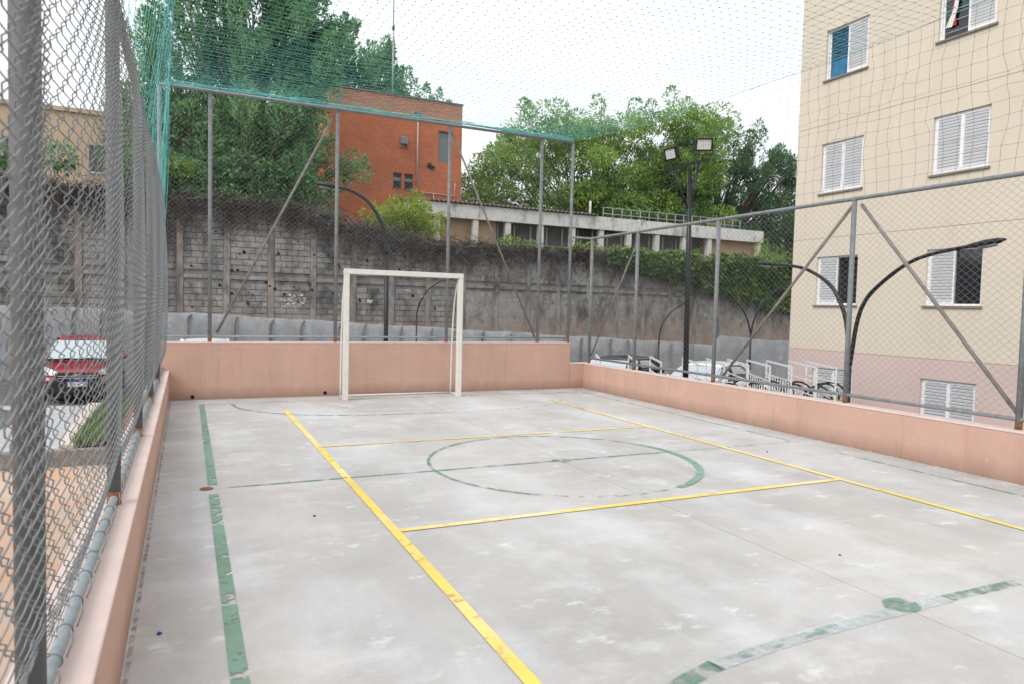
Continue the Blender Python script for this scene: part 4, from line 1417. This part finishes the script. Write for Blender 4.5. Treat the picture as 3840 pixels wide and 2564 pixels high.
    if plate:
        p = MB().box(-.21, .21, -2.068, -2.05, .44, .58).build('licence_plate', M['plate_white'], root)
        MB().box(-.21, .21, -2.071, -2.0685, .545, .58).build('plate_band', M['plate_blue'], p)
        cu = bpy.data.curves.new('plate_text', 'FONT')
        cu.body = plate
        cu.size = .105
        cu.align_x = 'CENTER'
        cu.extrude = .001
        tmp = bpy.data.objects.new('plate_text', cu)
        COL.objects.link(tmp)
        dg = bpy.context.evaluated_depsgraph_get()
        me = bpy.data.meshes.new_from_object(tmp.evaluated_get(dg))
        bpy.data.objects.remove(tmp)
        me.materials.clear()
        me.materials.append(M['soot'])
        t = bpy.data.objects.new('plate_text', me)
        t.rotation_euler = (R(90), 0, 0)
        t.location = (0, -2.0705, .455)
        link(t, p)
    return root
make_car('red hatchback with blue-banded licence plate parked beyond the left fence', (-2.42, 21.3, lot_z(-2.42)), R(2), M['car_red'], 'EZX4C18')
make_car('white car whose roof just shows above the end wall left of the goal', (0.6, 21.4, lot_z(0.6) + .02), R(4), M['car_white'])
make_car('black hatchback parked behind the bicycle racks near the court corner', (12.2, 18.3, lot_z(12.2) + .12), R(-62), M['car_black'])
make_car('white car with dark windows parked behind the bicycle racks', (14.6, 16.9, lot_z(14.6) + .10), R(-66), M['car_white'])

# ------------------------------------------------------------------ bicycle racks and bicycles
def racks():
    dirv = Vector((math.sin(R(29)), math.cos(R(29)), 0))      # long axis of every frame, pointing away
    perp = Vector((dirv.y, -dirv.x, 0))
    def frame(loc, grid):
        root = empty('bicycle_rack', loc)
        H, Lg = 2.05, 1.75
        P = lambda a, z, o=0.0: dirv * a + perp * o + Vector((0, 0, z))
        for a in (0, -Lg):
            MB().bar(P(a, 0), P(a, H - .018), .03, .03, up=dirv).build('leg', M['alu'], root)
        MB().bar(P(.02, H), P(-Lg - .02, H), .032, .036).build('top_bar', M['alu'], root)
        for z in (.35, 1.45, 1.75):
            MB().bar(P(-.02, z), P(-Lg + .02, z), .022, .022).build('cross_bar', M['alu'], root)
        if grid:
            for k in range(9):
                MB().tube([P(-.15 - k * .18, .36), P(-.15 - k * .18, 1.74)], .009, 5).build('grid_bar', M['alu'], root)
            for z in (.75, 1.1, 1.6):
                MB().tube([P(-.1, z), P(-Lg + .1, z)], .008, 5).build('grid_bar', M['alu'], root)
        return root
    plain = frame((0, 0, 0), False)
    grid = frame((0, 0, 0), True)
    tag(plain, 'open white tube bicycle rack frame with plain cross bars', 'bicycle rack', 'white bicycle rack frames')
    tag(grid, 'white tube bicycle rack frame filled with a grid of thin bars', 'bicycle rack', 'white bicycle rack frames')
    spots = [(8.62, 13.75, 0), (9.30, 13.42, 0), (9.75, 13.2, 1), (10.45, 12.9, 0), (10.95, 12.66, 1), (11.4, 12.45, 0), (11.8, 12.25, 1), (12.25, 12.1, 1), (12.75, 11.9, 0), (13.2, 11.8, 0)]
    first = {0: True, 1: True}
    for (x, y, g) in spots:
        src = grid if g else plain
        o = src if first[g] else copy_tree(src)
        first[g] = False
        o.location = (x, y, 0.46 - 2.05 - .012 * (x - 9))
    # bicycles, hung nose up between the frames
    def bike(m):
        root = empty('bicycle')
        for z in (.34, 1.38):
            w = MB().ring((0, 0, z), (0, 1, 0), .31, .022, 22, 6).build('wheel', M['rubber'], root)
            sp = MB()
            for k in range(8):
                a = k * math.pi / 8
                sp.tube([(.30 * math.cos(a), 0, z + .30 * math.sin(a)), (-.30 * math.cos(a), 0, z - .30 * math.sin(a))], .003, 4)
            sp.build('spokes', M['chrome'], w)
        f = MB()
        A, B, C, D = (0, 0, .34), (.0, 0, .78), (.46, 0, .66), (.44, 0, 1.12)
        f.tube([A, B], .012, 6).tube([A, C], .01, 6).tube([B, C], .016, 6).tube([C, D], .016, 6).tube([B, D], .018, 6).tube([D, (.2, 0, 1.28), (0, 0, 1.38)], .014, 6)
        f.build('frame', m, root)
        MB().tube([(.44, 0, 1.12), (.60, 0, 1.1), (.62, -.26, 1.08)], .012, 6).tube([(.60, 0, 1.1), (.62, .26, 1.08)], .012, 6).build('handlebar', M['chrome'], root)
        MB().tube([C, (.62, 0, .60)], .012, 6).tube([(.62, 0, .44), (.65, 0, .60), (.63, 0, .72)], [.07, .05, .015], 8).build('saddle', M['plastic'], root)
        MB().ring((0, .03, .78), (0, 1, 0), .075, .008, 14, 5).build('chainring', M['chrome'], root)
        return root
    names = {'bike_a': 'red', 'bike_b': 'blue', 'bike_c': 'black', 'bike_d': 'yellow', 'bike_e': 'purple'}
    protos = {}
    rr = random.Random(3)
    seq = ['bike_c', 'bike_a', 'bike_c', 'bike_b', 'bike_c', 'bike_c', 'bike_b', 'bike_c', 'bike_e', 'bike_c', 'bike_d', 'bike_c', 'bike_a', 'bike_d', 'bike_e', 'bike_c', 'bike_c', 'bike_b', 'bike_c', 'bike_d', 'bike_c', 'bike_c', 'bike_a', 'bike_c']
    for i, mname in enumerate(seq):
        s = spots[i % 10]
        t = spots[min(i % 10 + 1, 9)]
        if mname in protos:
            o = copy_tree(protos[mname])
        else:
            o = protos[mname] = bike(M[mname])
        a = (-.4, -1.0, -1.5)[i // 10]
        c = (Vector((s[0], s[1], 0)) + Vector((t[0], t[1], 0))) / 2 + dirv * (a + rr.uniform(-.15, .15))
        if i % 10 == 9:
            c += Vector((.25, -.1, 0))
        o.location = (c.x, c.y, 0.46 - 2.05 - .012 * (c.x - 9) - .02 + rr.uniform(-.1, .0))
        o.rotation_euler = (R(rr.uniform(-8, 8)), R(rr.uniform(-4, 4)), R(-61 + rr.uniform(-16, 16)))
        tag(o, '%s bicycle hung upright in the white racks' % names[mname], 'bicycle', 'bicycles in the racks')
racks()

# ------------------------------------------------------------------ vegetation
def leaf_quads(C, D, Nn, ln, wd):
    """C base points, D leaf direction, Nn normals -> rhombus leaves"""
    D = D / (np.linalg.norm(D, axis=1, keepdims=True) + 1e-9)
    S = np.cross(D, Nn)
    S = S / (np.linalg.norm(S, axis=1, keepdims=True) + 1e-9)
    ln = np.asarray(ln).reshape(-1, 1)
    wd = np.asarray(wd).reshape(-1, 1)
    Nn2 = np.cross(S, D)
    V = np.stack([C, C + D * ln * .45 + S * wd * .5 + Nn2 * ln * .06, C + D * ln, C + D * ln * .45 - S * wd * .5 + Nn2 * ln * .06], 1).reshape(-1, 3)
    F = np.arange(len(C) * 4).reshape(-1, 4)
    return V, F

def plume_leaves(rg, p0, p1, rad, n, ln, wd, droop=0.0):
    p0, p1 = np.array(p0), np.array(p1)
    ax = p1 - p0
    L_ = np.linalg.norm(ax)
    ax = ax / L_
    t = rg.beta(1.5, 1.15, n)
    prof = np.sqrt(np.clip(t * 1.6, 0, 1)) * np.clip((1.03 - t) * 2.2, 0.10, 1)
    r = rad * prof * rg.uniform(.25, 1, n) ** .6
    a = rg.uniform(0, 2 * math.pi, n)
    u = np.cross(ax, [0.3, 1, 0.1])
    u /= np.linalg.norm(u)
    w = np.cross(ax, u)
    rad_d = np.cos(a)[:, None] * u + np.sin(a)[:, None] * w
    C = p0 + ax * (t * L_)[:, None] + rad_d * r[:, None]
    D = ax * .75 + rad_d * .8 + rg.normal(0, .35, (n, 3)) + np.array([0, 0, -droop])
    Nn = rg.normal(0, .6, (n, 3)) + np.array([0, -.3, .8])
    s = rg.uniform(.7, 1.25, n)
    return leaf_quads(C, D, Nn, ln * s, wd * s)

def clump_leaves(rg, c, R3, n, ln, wd, droop=.3, shell=.45):
    d = rg.normal(0, 1, (n, 3))
    d /= np.linalg.norm(d, axis=1, keepdims=True)
    r = shell + (1 - shell) * rg.uniform(0, 1, n) ** .5
    C = np.array(c) + d * r[:, None] * np.array(R3)
    D = d * .8 + rg.normal(0, .5, (n, 3)) + np.array([0, 0, -droop])
    Nn = rg.normal(0, .5, (n, 3)) + np.array([0, -.2, .9]) + d * .4
    s = rg.uniform(.7, 1.3, n)
    return leaf_quads(C, D, Nn, ln * s, wd * s)

def add_tree(name, label, base, limbs, leaves, leaf_m, bark_m, group=None, cat='tree'):
    root = empty(name, base)
    tag(root, label, cat, group)
    b = Vector(base)
    t = MB()
    first = True
    for pts, r0, r1 in limbs:
        pts = [Vector(p) - b for p in smooth_path(pts, 4)]
        n = len(pts)
        m = MB().tube(pts, [r0 + (r1 - r0) * i / (n - 1) for i in range(n)], 8 if r0 > .06 else 5)
        if first:
            m.build('trunk', bark_m, root)
            first = False
        else:
            t.add(m.v, m.f, True)
    if t.v:
        t.build('limbs', bark_m, root)
    V, F = cat_vf(leaves)
    V = V - np.array(base)
    o = np_obj('crown', V, F, leaf_m, root)
    return root

def big_left_tree():
    rg = np.random.default_rng(11)
    rd = random.Random(11)
    base = (2.2, 28.8, 4.2)
    limbs = [([base, (2.3, 28.9, 6), (2.6, 29, 8.2)], .34, .2)]
    lv = []
    def plume(x, z, y, L_, lean, rad, n, ln=.17, wd=.062):
        d = np.array([lean + rg.normal(0, .10), rg.normal(0, .22), 1.0])
        d /= np.linalg.norm(d)
        p0 = np.array([x, y, z])
        p1 = p0 + d * L_
        lv.append(plume_leaves(rg, p0, p1, rad, n, ln, wd))
        if rd.random() < .5:
            s = Vector((2.4 + (x - 2.4) * .45, 29 + (y - 29) * .3, max(5.2, z - 2.6 - abs(x - 2.4) * .5)))
            limbs.append(([s, (Vector(p0) + s) / 2 + Vector((rd.uniform(-.2, .2), 0, -.15)), Vector(p0), Vector(p0 + (p1 - p0) * .8)], .055, .01))
    # main mass: upright plumes leaning right, in layers
    for _ in range(430):
        z = rg.uniform(4.2, 14.4)
        xm = np.interp(z, [4, 6, 8, 10, 11, 12, 13, 14.5], [4.2, 4.7, 5.0, 5.3, 5.3, 4.7, 3.9, 2.8])
        x0 = np.interp(z, [4, 7, 10, 12.5, 14.5], [-2.2, -2.1, -1.7, -0.8, -0.3])
        x = rg.uniform(x0, xm - .4)
        # gaps: the upper right opens between branches
        if z > 9.5 and rd.random() < .34:
            continue
        y = 29 + rg.normal(0, .9) + (.5 if z > 8 else -.3)
        lean = .12 + .5 * np.clip((x - 1) / 6, -.7, 1)
        low = z < 8.2
        plume(x, z, y, rg.uniform(1.0, 2.0) if low else rg.uniform(1.5, 2.8), lean, rg.uniform(.30, .46) if not low else rg.uniform(.5, .8), int(rg.uniform(270, 400)))
    # leaders sticking out at the upper right
    for (x, z, L_, lean) in ((4.3, 10.6, 2.6, .55), (4.9, 11.0, 2.4, .6), (5.2, 11.4, 2.2, .5), (4.4, 12.0, 2.4, .4), (3.4, 12.6, 2.6, .25), (5.6, 11.6, 2.0, .7), (2.4, 13, 3, .2), (1.2, 13, 3, .1), (0, 12.5, 2.8, 0)):
        plume(x, z, 29.3, L_, lean, .40, 520)
    # low hanging sprays over the wall and before the brick
    for _ in range(60):
        x = rg.uniform(-1.9, 4.9)
        z = rg.uniform(4.6, 6.4)
        lv.append(clump_leaves(rg, (x, 27.6 + rg.normal(0, .4), z), (.7, .6, .45), 230, .18, .07))
    for (x, z) in ((5.4, 6.9), (6.0, 7.2), (6.2, 6.8), (5.3, 6.3)):
        lv.append(clump_leaves(rg, (x, 28.2, z), (.6, .5, .42), 260, .17, .07))
        limbs.append(([(3.5, 28.8, 6.0), (4.8, 28.5, 6.4), (x, 28.2, z)], .05, .012))
    add_tree('broadleaf_tree', 'large dark green tree with upright brushy branches above the block wall', base, limbs, lv, M['leaf_dark'], M['bark'])
big_left_tree()

def other_trees():
    rg = np.random.default_rng(12)
    rd = random.Random(12)
    # tree behind the brick tower
    base = (9.5, 42.5, 4.4)
    lv, limbs = [], [([base, (9.6, 42.5, 9), (9.8, 42.5, 12)], .3, .12)]
    for _ in range(150):
        z = rg.uniform(12.0, 15.4)
        x = rg.uniform(4.5, 12.0)
        if x > 12.6 - (z - 12.5) * .8:
            continue
        d = np.array([.42 + rg.normal(0, .15), rg.normal(0, .2), 1])
        d /= np.linalg.norm(d)
        p0 = np.array([x, 42.5 + rg.normal(0, .8), z])
        p1 = p0 + d * rg.uniform(1.4, 2.6)
        lv.append(plume_leaves(rg, p0, p1, rg.uniform(.4, .65), 170, .27, .10))
        limbs.append(([(9.6, 42.5, 8.6), (Vector(p0) + Vector((9.6, 42.5, 8.6))) / 2, Vector(p0), Vector(p1)], .05, .012))
    for (x, z) in ((11.2, 14.6), (12.6, 13.4), (13.4, 13.2), (14.2, 13.0), (14.9, 12.4), (9.8, 15.2), (8.4, 15.8)):
        p0 = np.array([x, 42.5, z])
        lv.append(plume_leaves(rg, p0, p0 + np.array([.25, 0, 2.2]), .42, 190, .25, .10))
        limbs.append(([(9.8, 42.5, 9), (11, 42.5, 10.6), Vector(p0), Vector(p0) + Vector((.2, 0, 1.6))], .06, .012))
    add_tree('broadleaf_tree', 'brushy tree whose top shows above the brick tower roof', base, limbs, lv, M['leaf_dark'], M['bark'])

    # light green feathery tree to the right
    base = (22.5, 38, 4.3)
    lv = []
    limbs = [([base, (22.4, 38, 6.0), (22.2, 38, 7.4)], .36, .2)]
    cl = []
    tries = 0
    while len(cl) < 230 and tries < 12000:
        tries += 1
        x, z = rg.uniform(14.4, 32.0), rg.uniform(5.4, 15.2)
        top = np.interp(x, [14.2, 15.2, 16.4, 18.6, 21, 24, 26, 29, 31, 32], [7.6, 9.8, 11.3, 13.3, 13.6, 14.3, 14.4, 15.3, 14.6, 13.0])
        if z > top - .5:
            continue
        y = 38 + rg.normal(0, 1.5)
        if any((x - c[0]) ** 2 + (z - c[2]) ** 2 + .5 * (y - c[1]) ** 2 < .42 for c in cl):
            continue
        cl.append((x, y, z))
    for c in cl:
        s = rg.uniform(.85, 1.5)
        lv.append(clump_leaves(rg, c, (s, s * .8, s * .55), int(360 * s), .25, .075, .35))
        if rd.random() < .4:
            a = Vector((22.2 + (c[0] - 22.2) * .3, 38, 6.6))
            limbs.append(([a, (a + Vector(c)) / 2 + Vector((0, 0, .35)), Vector(c)], .05, .012))
    for (x, z) in ((16.6, 11.8), (18.4, 14.0), (18.9, 13.8), (21.2, 14.3), (23.6, 15.0), (25.6, 15.2), (27.4, 15.3), (29.1, 16.4), (30.2, 15.9), (15.4, 10.4)):
        p0 = np.array([x, 38, z - 1.4])
        lv.append(plume_leaves(rg, p0, p0 + np.array([rg.normal(0, .5), 0, 1.4]), .6, 170, .24, .08))
        limbs.append(([(22.2, 38, 7.0), ((x + 22) / 2, 38, 10), Vector(p0), Vector(p0) + Vector((0, 0, 1.5))], .05, .01))
    add_tree('broadleaf_tree', 'wide light green feathery tree behind the long low building', base, limbs, lv, M['leaf_mid'], M['bark_pale'])

    # dark feathery tree against the apartment edge
    base = (35.0, 40, 4.3)
    lv = []
    limbs = [([base, (35, 40, 7), (35.2, 40, 10)], .3, .12)]
    for _ in range(420):
        x = rg.uniform(28.5, 44.5)
        top = np.interp(x, [28.5, 33, 36, 38.2, 40, 41.5, 43.5], [13, 15.8, 15.9, 13.8, 14.6, 13.8, 12.0])
        z = rg.uniform(3.6, max(5, top - 1.5))
        p0 = np.array([x, 40 + rg.normal(0, 1.0), z])
        d = np.array([.55 + rg.normal(0, .25), rg.normal(0, .2), .8])
        d /= np.linalg.norm(d)
        p1 = p0 + d * rg.uniform(1.4, 2.5)
        lv.append(plume_leaves(rg, p0, p1, rg.uniform(.45, .8), 210, .28, .075, .1))
        limbs.append(([(35 + (x - 35) * .3, 40, 5.5 + .3 * (z - 5)), Vector(p0), Vector(p0 + (p1 - p0) * .9)], .05, .01))
    add_tree('feathery_tree', 'dark green feathery tree beside the corner of the apartment block', base, limbs, lv, M['leaf_deep'], M['bark'])

    # small dark tree between the brick tower and the wide tree
    base = (15.2, 46, 4.5)
    lv = [clump_leaves(rg, (15.2 + rg.normal(0, .9), 46, rg.uniform(6.2, 10.6)), (.9, .8, .6), 170, .3, .12) for _ in range(20)]
    add_tree('broadleaf_tree', 'small dark tree squeezed between the brick tower and the wide light tree', base, [([base, (15.2, 46, 7), (15.3, 46, 9)], .15, .06)], lv, M['leaf_deep'], M['bark'])

    # tree before the beige building, left of the fence posts
    base = (-6.2, 30.5, 4.4)
    lv = [clump_leaves(rg, (-5.6 + rg.normal(0, .8), 30.5 + rg.normal(0, .5), rg.uniform(4.8, 6.9)), (.6, .6, .45), 150, .22, .09) for _ in range(18)]
    add_tree('broadleaf_tree', 'small green tree before the beige building beyond the left fence', base, [([base, (-6.2, 30.5, 6), (-6.1, 30.5, 7.4)], .14, .05)], lv, M['leaf_dark'], M['bark'])

    # lime shrub by the brick tower
    base = (7.9, 26.9, 3.6)
    lv, limbs = [], [([base, (8.2, 26.9, 4.0), (8.3, 26.9, 4.4)], .05, .03)]
    for _ in range(80):
        a = rg.uniform(0, math.pi)
        p0 = np.array([7.9 + rg.normal(0, .5), 26.9 + rg.normal(0, .3), 4.0 + rg.uniform(0, .9)])
        L_ = rg.uniform(.7, 1.6)
        p1 = p0 + np.array([math.cos(a) * L_ * .9, rg.normal(0, .3), .25 + math.sin(a) * L_ * .75])
        lv.append(plume_leaves(rg, p0, p1, .2, 60, .19, .055, .35))
        limbs.append(([Vector(p0) - Vector((0, 0, .3)), Vector((p0 + p1) / 2 + np.array([0, 0, .12])), Vector(p1)], .012, .004))
    add_tree('lime_shrub', 'bright lime green shrub with drooping sprays before the brick tower', base, limbs, lv, M['leaf_lime'], M['bark_pale'], cat='shrub')

    # low shrubs between the wall and the long building
    for i, (x, z, s, lab) in enumerate(((12.6, 4.15, .55, 'low green shrub at the first columns of the long low building'), (14.9, 4.0, .5, 'low yellowish shrub below the middle columns of the long low building'), (16.9, 4.0, .35, 'tiny shrub by a column above the dead vines'))):
        base = (x, 26.8, 3.45)
        lv = [clump_leaves(rg, (x + rg.normal(0, s), 26.8 + rg.normal(0, .2), z + rg.normal(0, .12)), (.4, .3, .28), 90, .16, .07) for _ in range(8)]
        add_tree('low_shrub', lab, base, [([base, (x, 26.8, z - .1), (x + .1, 26.8, z)], .03, .015)], lv, M['leaf_mid'], M['bark'], cat='shrub')
    # weeping bush by the apartment edge
    base = (27.6, 27.3, 3.4)
    lv = []
    for _ in range(60):
        x, z = 27.8 + rg.normal(0, .9), 3.4 + abs(rg.normal(0, .7))
        p0 = np.array([x, 27.2 + rg.normal(0, .3), z + .4])
        lv.append(plume_leaves(rg, p0, p0 + np.array([rg.normal(0, .5), -.2, -.75]), .25, 70, .24, .035, .8))
    add_tree('weeping_bush', 'grassy weeping bush beside the apartment block corner', base, [([base, (27.6, 27.3, 3.8), (27.7, 27.3, 4.3)], .05, .02)], lv, M['leaf_mid'], M['bark'], cat='shrub')
    # yellow sprig at the far corner post
    base = (-0.5, 26.6, 4.4)
    lv = [clump_leaves(rg, (-.2 + rg.normal(0, .35), 26.6, 6.0 + rg.normal(0, .12)), (.22, .2, .12), 40, .16, .07) for _ in range(7)]
    add_tree('lime_shrub', 'yellow-green sprig peeping over the wall by the high corner post', base, [([base, (-.45, 26.6, 5.2), (-.2, 26.6, 6.0)], .02, .01)], lv, M['leaf_lime'], M['bark_pale'], cat='shrub')
other_trees()

def vines():
    rg = np.random.default_rng(31)
    # dead creeper: tangled strands falling from the top of the wall
    root = empty('dead_creeper', (5, WY, 4))
    tag(root, 'leafless grey-brown creeper tangled over the top of the block wall', 'creeper')
    for name, K, m, r in (('strands', 1700, 'twig', .009), ('pale_strands', 600, 'twig_pale', .006)):
        N = 9
        x0 = rg.uniform(-9, 19.5, K)
        if name == 'pale_strands':
            x0 = np.where(rg.uniform(0, 1, K) < .6, rg.uniform(3.5, 9.5, K), x0)
        top = np.interp(x0, [-30, -1, 3, 8, 40], [4.9, 4.87, 4.72, 3.80, 3.72])
        length = np.interp(x0, [-9, 0, 2, 3.2, 5, 8, 12, 20], [1.4, 1.3, .9, .35, .9, .85, .5, .4]) * rg.uniform(.25, 1.1, K)
        st = rg.normal(0, .085, (K, N, 3))
        st[:, :, 1] *= .5
        P = np.cumsum(st, 1)
        P[:, :, 2] += -np.linspace(0, 1, N)[None] * length[:, None] * rg.choice([1, 1, .5, -.12], K)[:, None]
        P[:, :, 0] += x0[:, None] + rg.normal(0, .5, K)[:, None] * np.linspace(0, 1, N)[None]
        P[:, :, 1] = WY - .07 - np.abs(P[:, :, 1]) - rg.uniform(0, .12, K)[:, None]
        P[:, :, 2] += (top + .10 + rg.normal(0, .05, K))[:, None] - rg.uniform(0, .45, K)[:, None] * length[:, None]
        V, F = np_tubes(P, r, 3)
        o = np_obj(name, V - np.array([5, WY, 4]), F, M[m], root)
        o['kind'] = 'stuff'
    N = 5000
    x = rg.uniform(-9, 19, N)
    top = np.interp(x, [-30, -1, 3, 8, 40], [4.9, 4.87, 4.72, 3.80, 3.72])
    C = np.stack([x, WY - rg.uniform(.05, .25, N), top + .15 - rg.exponential(.35, N)], -1)
    V, F = leaf_quads(C, rg.normal(0, 1, (N, 3)) + np.array([0, -.2, -.6]), rg.normal(0, 1, (N, 3)) + np.array([0, -1, .2]), rg.uniform(.05, .11, N), rg.uniform(.04, .08, N))
    o = np_obj('withered_leaves', V - np.array([5, WY, 4]), F, M['twig'], root)
    o['kind'] = 'stuff'
    # green ivy hanging over the right part
    root = empty('ivy', (22, WY, 3.7))
    tag(root, 'dense green ivy hanging over the right part of the block wall', 'creeper')
    lv = []
    for _ in range(330):
        x = rg.uniform(16.2, 33)
        drop = np.interp(x, [16, 19, 22, 25, 29, 33], [.35, .9, 1.5, 2.2, 2.3, 2.2])
        z = 3.98 - rg.uniform(0, 1) ** 1.1 * drop
        thick = .45 * (1 - (3.95 - z) / 2.6)
        lv.append(clump_leaves(rg, (x, WY - .12 - max(0.03, thick) * rg.uniform(.3, 1), z), (.42, .22, .30), 100, .16, .12, .5, .2))
    V, F = cat_vf(lv)
    np_obj('leaves', V - np.array([22, WY, 3.7]), F, M['leaf_ivy'], root)
    K, N = 260, 8
    x0 = rg.uniform(16.5, 33, K)
    P = np.cumsum(rg.normal(0, .06, (K, N, 3)), 1)
    P[:, :, 0] += x0[:, None]
    P[:, :, 1] = WY - .08 - np.abs(P[:, :, 1])
    P[:, :, 2] += 3.8 - np.linspace(0, 1, N)[None] * np.interp(x0, [16, 19, 25, 33], [.4, 1.0, 2.2, 2.2])[:, None]
    V, F = np_tubes(P, .012, 4)
    np_obj('stems', V - np.array([22, WY, 3.7]), F, M['twig'], root)
vines()
